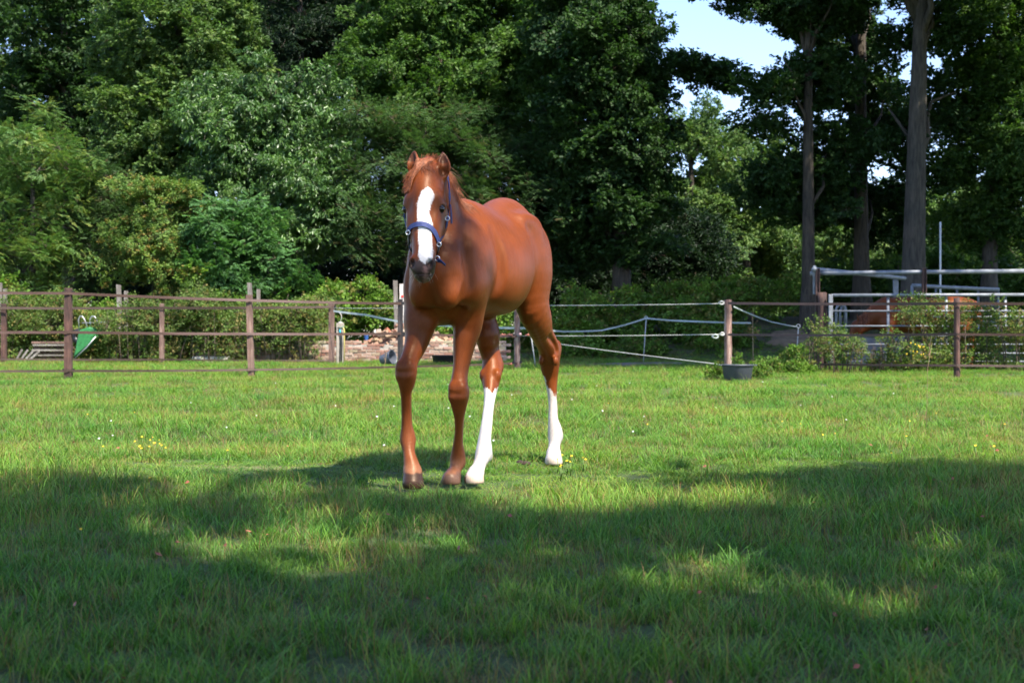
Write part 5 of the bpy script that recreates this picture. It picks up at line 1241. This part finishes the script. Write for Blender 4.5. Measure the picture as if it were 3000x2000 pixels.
    tri = np.stack([pr - sdv - hn * .001, pr + sdv - hn * .001, pr + fl * ln + hn * ln * rg.uniform(.04, .22, (nh, 1))], 1)[ok]
    me = mesh_np('coat_hair', tri.reshape(-1, 3) - off, np.arange(len(tri) * 3).reshape(-1, 3), False, {'coat': np.repeat(hc[ok], 3, 0)})
    tag(link('coat_hair', me, root, MAT_COAT), kind='stuff')
    def rel(o): o.location = -Vector(off); return o
    # ---- eyes
    m, nt, b = new_mat('horse_eye'); b.inputs['Base Color'].default_value = (0.008, 0.005, 0.004, 1); b.inputs['Roughness'].default_value = 0.06
    n = noise(nt, 30); nt.links.new(ramp(nt, n, [(0.3, (0.006, 0.004, 0.003)), (0.7, (0.02, 0.01, 0.006))]), b.inputs['Base Color'])
    for sd in (1, -1):
        bm = bmesh.new(); bmesh.ops.create_uvsphere(bm, u_segments=18, v_segments=12, radius=0.0195)
        me = bpy.data.meshes.new('eye'); bm.to_mesh(me); bm.free()
        for p in me.polygons: p.use_smooth = True
        link('eye', me, root, m, HP(616, sd * .0715, .050) - Vector(off))
    # ---- forelock, mane, whiskers, tail
    R = random.Random(3)
    cur = []
    for i in range(1700):
        u = R.random(); s0 = R.uniform(-.026, .034)
        start = HP(488, s0, R.uniform(-.02, .03)) + Vector((0, 0, R.uniform(0, .016)))
        tx = -0.066 - .022 * R.random() if R.random() < .9 else R.uniform(-.05, .045)
        endy = R.uniform(520, 575) - (40 if tx > -.06 else 0)
        end = HP(endy, tx + R.uniform(-.008, .02), R.uniform(.02, .075))
        c1 = start + Vector(hf) * R.uniform(.035, .06) + Vector((0, 0, R.uniform(-.01, .028)))
        c2 = HP((508 + endy) / 2 - 12, tx * .6, R.uniform(.075, .105))
        pts = []
        for k in range(9):
            t = k / 8; q = start * (1 - t) ** 3 + c1 * 3 * t * (1 - t) ** 2 + c2 * 3 * t * t * (1 - t) + end * t ** 3
            for _ in range(10):
                if sample(F, q) < 0.004: q = q + Vector(hf) * .004 + Vector((0, 0, .0012))
                else: break
            pts.append(q + Vector((R.uniform(-1, 1), R.uniform(-1, 1), R.uniform(-1, 1))) * .0009)
        cur.append(pts)
    for i in range(380):                                   # short upright tuft between the ears
        start = HP(490, R.uniform(-.03, .036), R.uniform(-.03, .02)); v = Vector((R.uniform(-.35, .5), R.uniform(-.4, .2), 1)).normalized() * R.uniform(.03, .078)
        cur.append([start + v * t + Vector((.012, 0, -.014)) * t * t for t in (0, .25, .5, .75, 1)])
    rel(strands('forelock', cur, MAT_MANE, root, .0010, .0003))
    cur = []
    crest = [P(1268, 486, 5.99), P(1290, 518, 6.06), P(1308, 560, 6.13), P(1328, 610, 6.21), P(1345, 645, 6.30)]
    for i in range(900):
        u = R.random() * 3.999; k = int(u); base = crest[k].lerp(crest[k + 1], u - k) + Vector((R.uniform(-.012, .02), R.uniform(-.01, .01), R.uniform(0, .012)))
        ln = R.uniform(.05, .12) * (1 - .12 * k); fall = Vector((R.uniform(.15, 1.0), R.uniform(-.25, .25), R.uniform(-.5, .35)))
        pts = []
        for j in range(7):
            t = j / 6; q = base + fall * ln * t + Vector((.02, 0, -.85)) * ln * t * t
            for _ in range(10):
                if sample(F, q) < 0.003: q = q + Vector((.004, 0, .0015))
                else: break
            pts.append(q)
        cur.append(pts)
    rel(strands('mane', cur, MAT_MANE, root, .0015, .0004))
    cur = []
    for i in range(26):
        p = HP(R.uniform(788, 818), R.uniform(-.045, .045), R.uniform(-.01, .03))
        v = Vector((p.x - H[775].x, -.03, -.05)).normalized() * R.uniform(.015, .04) + Vector((R.uniform(-.01, .01), 0, -.006))
        cur.append([p + v * t + Vector((0, 0, -.01)) * t * t for t in (0, .35, .7, 1)])
    rel(strands('whiskers', cur, MAT_WHISK, root, .00026, .00012))
    cur = []
    for i in range(260):
        base = B(1.215, R.uniform(-.02, .02), R.uniform(1.14, 1.2)); ln = R.uniform(.15, .28)
        cur.append([base + Vector(a) * (.05 * math.sin(t * 2.2) + R.uniform(0, .02)) + Vector((R.uniform(-.03, .03) * t, 0, -ln * t)) for t in (0, .2, .4, .6, .8, 1)])
    rel(strands('tail', cur, MAT_MANE, root, .0018, .0006))
    # ---- halter
    blue = simple('blue_webbing', (0.030, 0.046, 0.155), 0.7, 0, .25, 220, .3)
    black = simple('black_strap', (0.012, 0.012, 0.015), 0.5, 0, .3, 80, .1)
    steel = simple('halter_steel', (0.62, 0.62, 0.62), 0.28, 1.0, .1, 60, .03)
    O = Vector((0, 0, CAM_H))
    def hit(px_, py_, fallback):
        d = P(px_, py_, 1.0) - O; h = march(F, O, d, 5.3, 6.3, .0015)
        return h - d.normalized() * .0045 if h is not None else P(px_, py_, fallback)
    def grad(p):
        e = .008; g = Vector([sample(F, p + Vector(v) * e) - sample(F, p - Vector(v) * e) for v in ((1, 0, 0), (0, 1, 0), (0, 0, 1))])
        return g.normalized() if g.length > 1e-6 else Vector(hf)
    def spline(pts, n):
        pts = [Vector(p) for p in pts]; out = []
        for i in range(len(pts) - 1):
            p0 = pts[max(i - 1, 0)]; p1 = pts[i]; p2 = pts[i + 1]; p3 = pts[min(i + 2, len(pts) - 1)]
            for j in range(n):
                t = j / n; out.append(0.5 * ((2 * p1) + (p2 - p0) * t + (2 * p0 - 5 * p1 + 4 * p2 - p3) * t * t + (3 * p1 - p0 - 3 * p2 + p3) * t ** 3))
        return out + [pts[-1]]
    def strap(name, pts, w, mat, par, thick=.004, n=5):
        sp = spline(pts, n); wv = []
        for i, p in enumerate(sp):
            t = (sp[min(i + 1, len(sp) - 1)] - sp[max(i - 1, 0)]).normalized(); g = grad(p); s = g.cross(t)
            wv.append((s.normalized() if s.length > 1e-6 else Vector((0, 0, 1))) * w * .5)
        for i in range(1, len(wv)):
            if wv[i].dot(wv[i - 1]) < 0: wv[i] = -wv[i]
        wv = [(wv[max(i - 1, 0)] + wv[i] + wv[min(i + 1, len(wv) - 1)]) / 3 for i in range(len(wv))]
        mb = MB(); mb.ribbon(sp, wv, thick); o = mb.build(name, mat, par)
        return o
    lring = HP(676, -.080, .020); rring = HP(706, .062, .02)
    rring = P(1285, 708, 5.735); lring = hit(1197, 676, 5.78)
    halter = rel(strap('halter', [rring, hit(1300, 690, 5.76), hit(1309, 655, 5.78), hit(1314, 625, 5.80), P(1317, 590, 5.83), P(1317, 560, 5.86), P(1312, 525, 5.93), HP(505, .06, -.06), HP(490, 0, -.05)], .020, blue, root))
    def sub(o): return o
    sub(strap('noseband', [lring, hit(1205, 664, 5.75), hit(1222, 657, 5.72), hit(1242, 657, 5.71), hit(1262, 666, 5.71), hit(1277, 686, 5.72), rring], .0205, blue, halter))
    sub(strap('throat_strap', [P(1320, 600, 5.80), P(1322, 625, 5.79), P(1323, 655, 5.79)], .012, blue, halter))
    sub(strap('cheek_strap', [lring, P(1187, 650, 5.80), P(1186, 620, 5.86), HP(560, -.10, -.05), HP(500, -.085, -.06)], .018, blue, halter))
    sub(strap('chin_strap', [lring + Vector((0, 0, -.012)), P(1198, 715, 5.76), P(1207, 735, 5.76), P(1240, 752, 5.80), P(1272, 748, 5.76), P(1284, 735, 5.74), rring + Vector((0, 0, -.012))], .013, black, halter, .006))
    sub(strap('strap_end', [P(1281, 762, 5.70), P(1292, 766, 5.69), P(1305, 777, 5.685)], .017, blue, halter))
    def ring(name, c, R0, r, par, ax=None):
        bm = MB(); pts = [Vector(c) + (Vector(hl) * math.cos(t) * R0 + Vector(up) * math.sin(t) * R0) for t in np.linspace(0, 2 * math.pi, 17)]
        bm.tube(pts, r, 6, False); return bm.build(name, steel, par, True)
    ring('ring', rring + Vector((.002, -.006, -.012)), .009, .0024, halter); ring('ring', lring + Vector((-.002, -.006, -.008)), .009, .0024, halter)
    ring('ring', P(1281, 757, 5.70), .010, .0024, halter); ring('buckle', P(1311, 640, 5.775), .009, .0024, halter)
    return F
build_foal()

# ---------------------------------------------------------------- the second horse, inside the pen
def build_mare():
    d = 28.6; s = F_PX / d
    def Q(px, py, dd=0): return P(px, py, d + dd)
    c = Q(2700, 985); F = Field((c.x - 2.0, d - .75, -0.02), (c.x + 1.45, d + .75, 1.62), 0.018)
    e = (0, 1, 0)
    tr = [(2568, 925, .12, .18), (2585, 928, .24, .30), (2625, 922, .29, .36), (2690, 925, .32, .37), (2750, 922, .32, .36), (2800, 915, .29, .33), (2840, 915, .24, .27), (2862, 925, .12, .16)]
    merge(F, chain(F, [(Q(x, y), a, b) for x, y, a, b in tr], e, sub=3), 0)
    merge(F, chain(F, [(Q(2600, 905), .15, .25), (Q(2568, 922), .12, .22), (Q(2535, 948), .10, .17), (Q(2510, 965), .09, .13)], e, sub=3), .12)
    merge(F, chain(F, [(Q(2512, 950), .09, .11), (Q(2503, 985), .085, .12), (Q(2499, 1020), .06, .08), (Q(2498, 1040), .055, .06)], e, sub=3), .06)
    for x, dd, t in ((2598, -.16, 0), (2612, .16, 6), (2818, -.17, -4), (2836, .17, 8)):
        hind = x > 2700; st = [(Q(x, 950, dd), .13, .2 if hind else .15), (Q(x + t, 990, dd), .085, .11), (Q(x + t + (8 if hind else 0), 1018, dd), .06, .075), (Q(x + t + (5 if hind else 0), 1040, dd), .042, .05), (Q(x + t, 1062, dd), .05, .055)]
        g = GZ(Q(x, 985).x, d); q = Q(x + t - 1, 1062, dd); st.append((Vector((q.x, q.y, g + .03)), .06, .065)); merge(F, chain(F, st, e, sub=3), .08)
    for sd in (-1, 1): merge(F, chain(F, [(Q(2517, 945, sd * .06), .03, .03), (Q(2513, 930, sd * .08), .03, .02), (Q(2511, 918, sd * .09), .008, .008)], e, sub=2), .02)
    V, Qd = surface_nets(F); V = relax(V, Qd, 2, .5); px = 1500 + V[:, 0] / V[:, 1] * F_PX; py = HZ - (V[:, 2] - CAM_H) / V[:, 1] * F_PX
    col = np.array([.13, .032, .008])[None, :] * (1 + .1 * vnoise(V, 5, 4)[:, None]) * np.ones((len(V), 3))
    col[(px < 2640) & (px > 2585) & (py > 995) & (V[:, 1] < d)] = (.72, .66, .6)
    off = np.array([c.x, d, 0.0]); root = empty('mare', off, 'chestnut mare with lowered head standing behind the pen gate', 'horse')
    link('body', mesh_np('body', V - off, Qd, True, {'coat': col}), root, MAT_COAT)
    R = random.Random(5); cur = []
    for i in range(200):
        u = R.random(); b = Q(2600 - 85 * u, 862 + 62 * u ** 1.2 + 4, R.uniform(-.05, .03)); cur.append([b + Vector((R.uniform(-.05, .05) * t, -.10 * t, -.30 * t * t)) for t in (0, .25, .5, .75, 1)])
    o = strands('mane', cur, MAT_MANE, root, .006, .002); o.location = -Vector(off)
    cur = [[Q(2866, 900, R.uniform(-.04, .04)) + Vector((.10 * math.sin(t * 2) + R.uniform(-.03, .05) * t, 0, -.75 * t)) for t in (0, .2, .4, .6, .8, 1)] for i in range(160)]
    o = strands('tail', cur, MAT_MANE, root, .006, .002); o.location = -Vector(off)
build_mare()
# ---------------------------------------------------------------- small things in the grass
MAT_YEL = simple('yellow_flower_head', (.80, .52, .02), .6, 0, .12, 60, 0); MAT_STEM = simple('flower_stem', (.10, .16, .04), .7, 0, .2, 30, 0)
def flower_meshes():
    hm = MB(); n = 11
    for k in range(n):
        a = 2 * math.pi * k / n; c, s_ = math.cos(a), math.sin(a); w = .28
        hm.add([(0, 0, 0), (.010 * math.cos(a - w), .010 * math.sin(a - w), .003), (.016 * c, .016 * s_, .004), (.010 * math.cos(a + w), .010 * math.sin(a + w), .003)], [(0, 1, 2, 3)])
    hm.lathe([(.006, .001), (.004, .006), (0, .007)], 8); h = hm.mesh('flower_head'); h.materials.append(MAT_YEL)
    st = MB(); st.tube([(0, 0, 0), (.004, .002, .5), (0, 0, 1)], [.0022, .0018, .0014], 5); s = st.mesh('stem', True); s.materials.append(MAT_STEM); return h, s
HEAD, STEM = flower_meshes()
spots = [(237, 1574, .10, 'yellow flower alone in the left foreground shade'), (2665, 1245, .12, 'tallest yellow flower standing right of centre at the shade edge')]
r_ = random.Random(21)
for i in range(11): spots.append((r_.uniform(395, 485), r_.uniform(1272, 1345), .07, 'small yellow flower in the cluster on the left lawn'))
for i in range(9): spots.append((r_.uniform(1630, 1720), r_.uniform(1325, 1352), .07, 'small yellow flower beside the right hind hoof'))
for i in range(14): spots.append((r_.uniform(1750, 2950), r_.uniform(1170, 1330), .08, 'small yellow flower on the sunlit lawn right of the foal'))
for i in range(6): spots.append((r_.uniform(60, 1150), r_.uniform(1180, 1420), .08, 'small yellow flower scattered on the left lawn'))
for px, py, h, lab in spots:
    d = CAM_H * F_PX / (py + h * F_PX / 7 * .0 - HZ); d = (CAM_H - h) * F_PX / (py - HZ); x = X(px, d); g = GZ(x, d)
    rt = empty('yellow_flower', (x, d, g), lab, 'flower', 'yellow flowers in the grass')
    s = link('stem', STEM, rt); s.scale = (1, 1, h); hd_ = link('flower_head', HEAD, rt); hd_.location = (0, 0, h); q = r_.uniform(.3, .5); hd_.scale = (q, q, q); hd_.rotation_euler = (r_.uniform(.1, .7), r_.uniform(-.3, .3), 0)
def daisies():
    r = random.Random(31); mb = MB()
    for k in range(70):
        d = r.uniform(8, 21); px = r.uniform(-60, 3060); x = X(px, d); g = GZ(x, d); h = r.uniform(.03, .05); s = r.uniform(.006, .009)
        if r.random() < .5 and not 1250 < px < 2100: continue
        p = Vector((x, d, g + h)); mb.add([p + Vector((math.cos(t) * s, math.sin(t) * s * .7 - .3 * s * math.sin(t), math.sin(t) * s * .7)) for t in np.linspace(0, 6.283, 7)[:-1]] + [p + Vector((0, -.004, .004))], [(6, i, (i + 1) % 6) for i in range(6)])
    tag(mb.build('daisies', simple('white_petal', (.8, .8, .74), .6, 0, .05, 30, 0)), 'tiny white daisies sprinkled over the sunlit lawn', 'daisies', kind='stuff')
daisies()
def litter():
    r = random.Random(41); mb = MB()
    for k in range(70):
        d = r.uniform(2.4, 6.2) if k < 50 else r.uniform(6.2, 9); x = X(r.uniform(-60, 3060), d); g = GZ(x, d); s = r.uniform(.006, .013); a = r.uniform(0, 6.28); p = Vector((x, d, g + r.uniform(.02, .07))); u = Vector((math.cos(a), math.sin(a), r.uniform(-.2, .5))).normalized(); v = u.orthogonal().normalized()
        mb.add([p - u * s, p + v * s * .5 + Vector((0, 0, .003)), p + u * s, p - v * s * .5], [(0, 1, 2, 3)])
    tag(mb.build('fallen_leaves', simple('fallen_leaf', (.30, .085, .05), .7, 0, .5, 40, 0)), 'scattered reddish fallen leaves in the foreground grass', 'leaves', kind='stuff')
litter()
mb = MB(); rr_ = random.Random(3)
for k in range(7): mb.lathe([(0, 0), (.03, .004), (.034, .016), (.022, .032), (0, .038)], 8, (rr_.uniform(-.05, .05), rr_.uniform(-.04, .04), rr_.uniform(0, .03)), Matrix.Rotation(rr_.uniform(-.5, .5), 3, 'X'))
for k_ in range(len(mb.v)): mb.v[k_] = tuple(c_ * .6 for c_ in mb.v[k_])
dd_ = 7.0; tag(mb.build('dung_clod', simple('dark_dung', (.035, .022, .014), .95, 0, .3, 30, .4), None, True, loc=(X(1532, dd_), dd_, GZ(X(1532, dd_), dd_))), 'dark clod lying in the grass between the hind hooves', 'clod')
def tall_stem(px, py0, py1, d, label, dry=True):
    x = X(px, d); g = GZ(x, d); h = CAM_H + (HZ - py1) * d / F_PX - g; root = empty('grass_stem', (x, d, g), label, 'grass stem', 'tall lone grass stems'); r = random.Random(int(px))
    mb = MB(); mb.tube([(0, 0, 0), (.008, 0, h * .4), (.012, 0, h * .75), (.02 + .03 * h, 0, h)], [.0022, .0018, .0014, .0008], 4); mb.build('stalk', simple('dry_stalk', (.26, .19, .09), .8, 0, .25, 20, 0), root, True)
    mb = MB()
    for k in range(14):
        z = h * r.uniform(.86, 1.0); a = r.uniform(0, 6.28); p = Vector((.012 + .02 * z, 0, z)); mb.tube([p, p + Vector((math.cos(a) * .012, math.sin(a) * .012, .018))], [.0014, .0006], 3)
    mb.build('seed_head', simple('seed_head', (.20, .12, .07), .8, 0, .25, 20, 0), root)
tall_stem(2712, 1300, 1010, 8.6, 'very tall thin grass stem at right, reaching the pen hedge')
tall_stem(1120, 1200, 1030, 10.5, 'tall dry stem left of the foal forelegs')
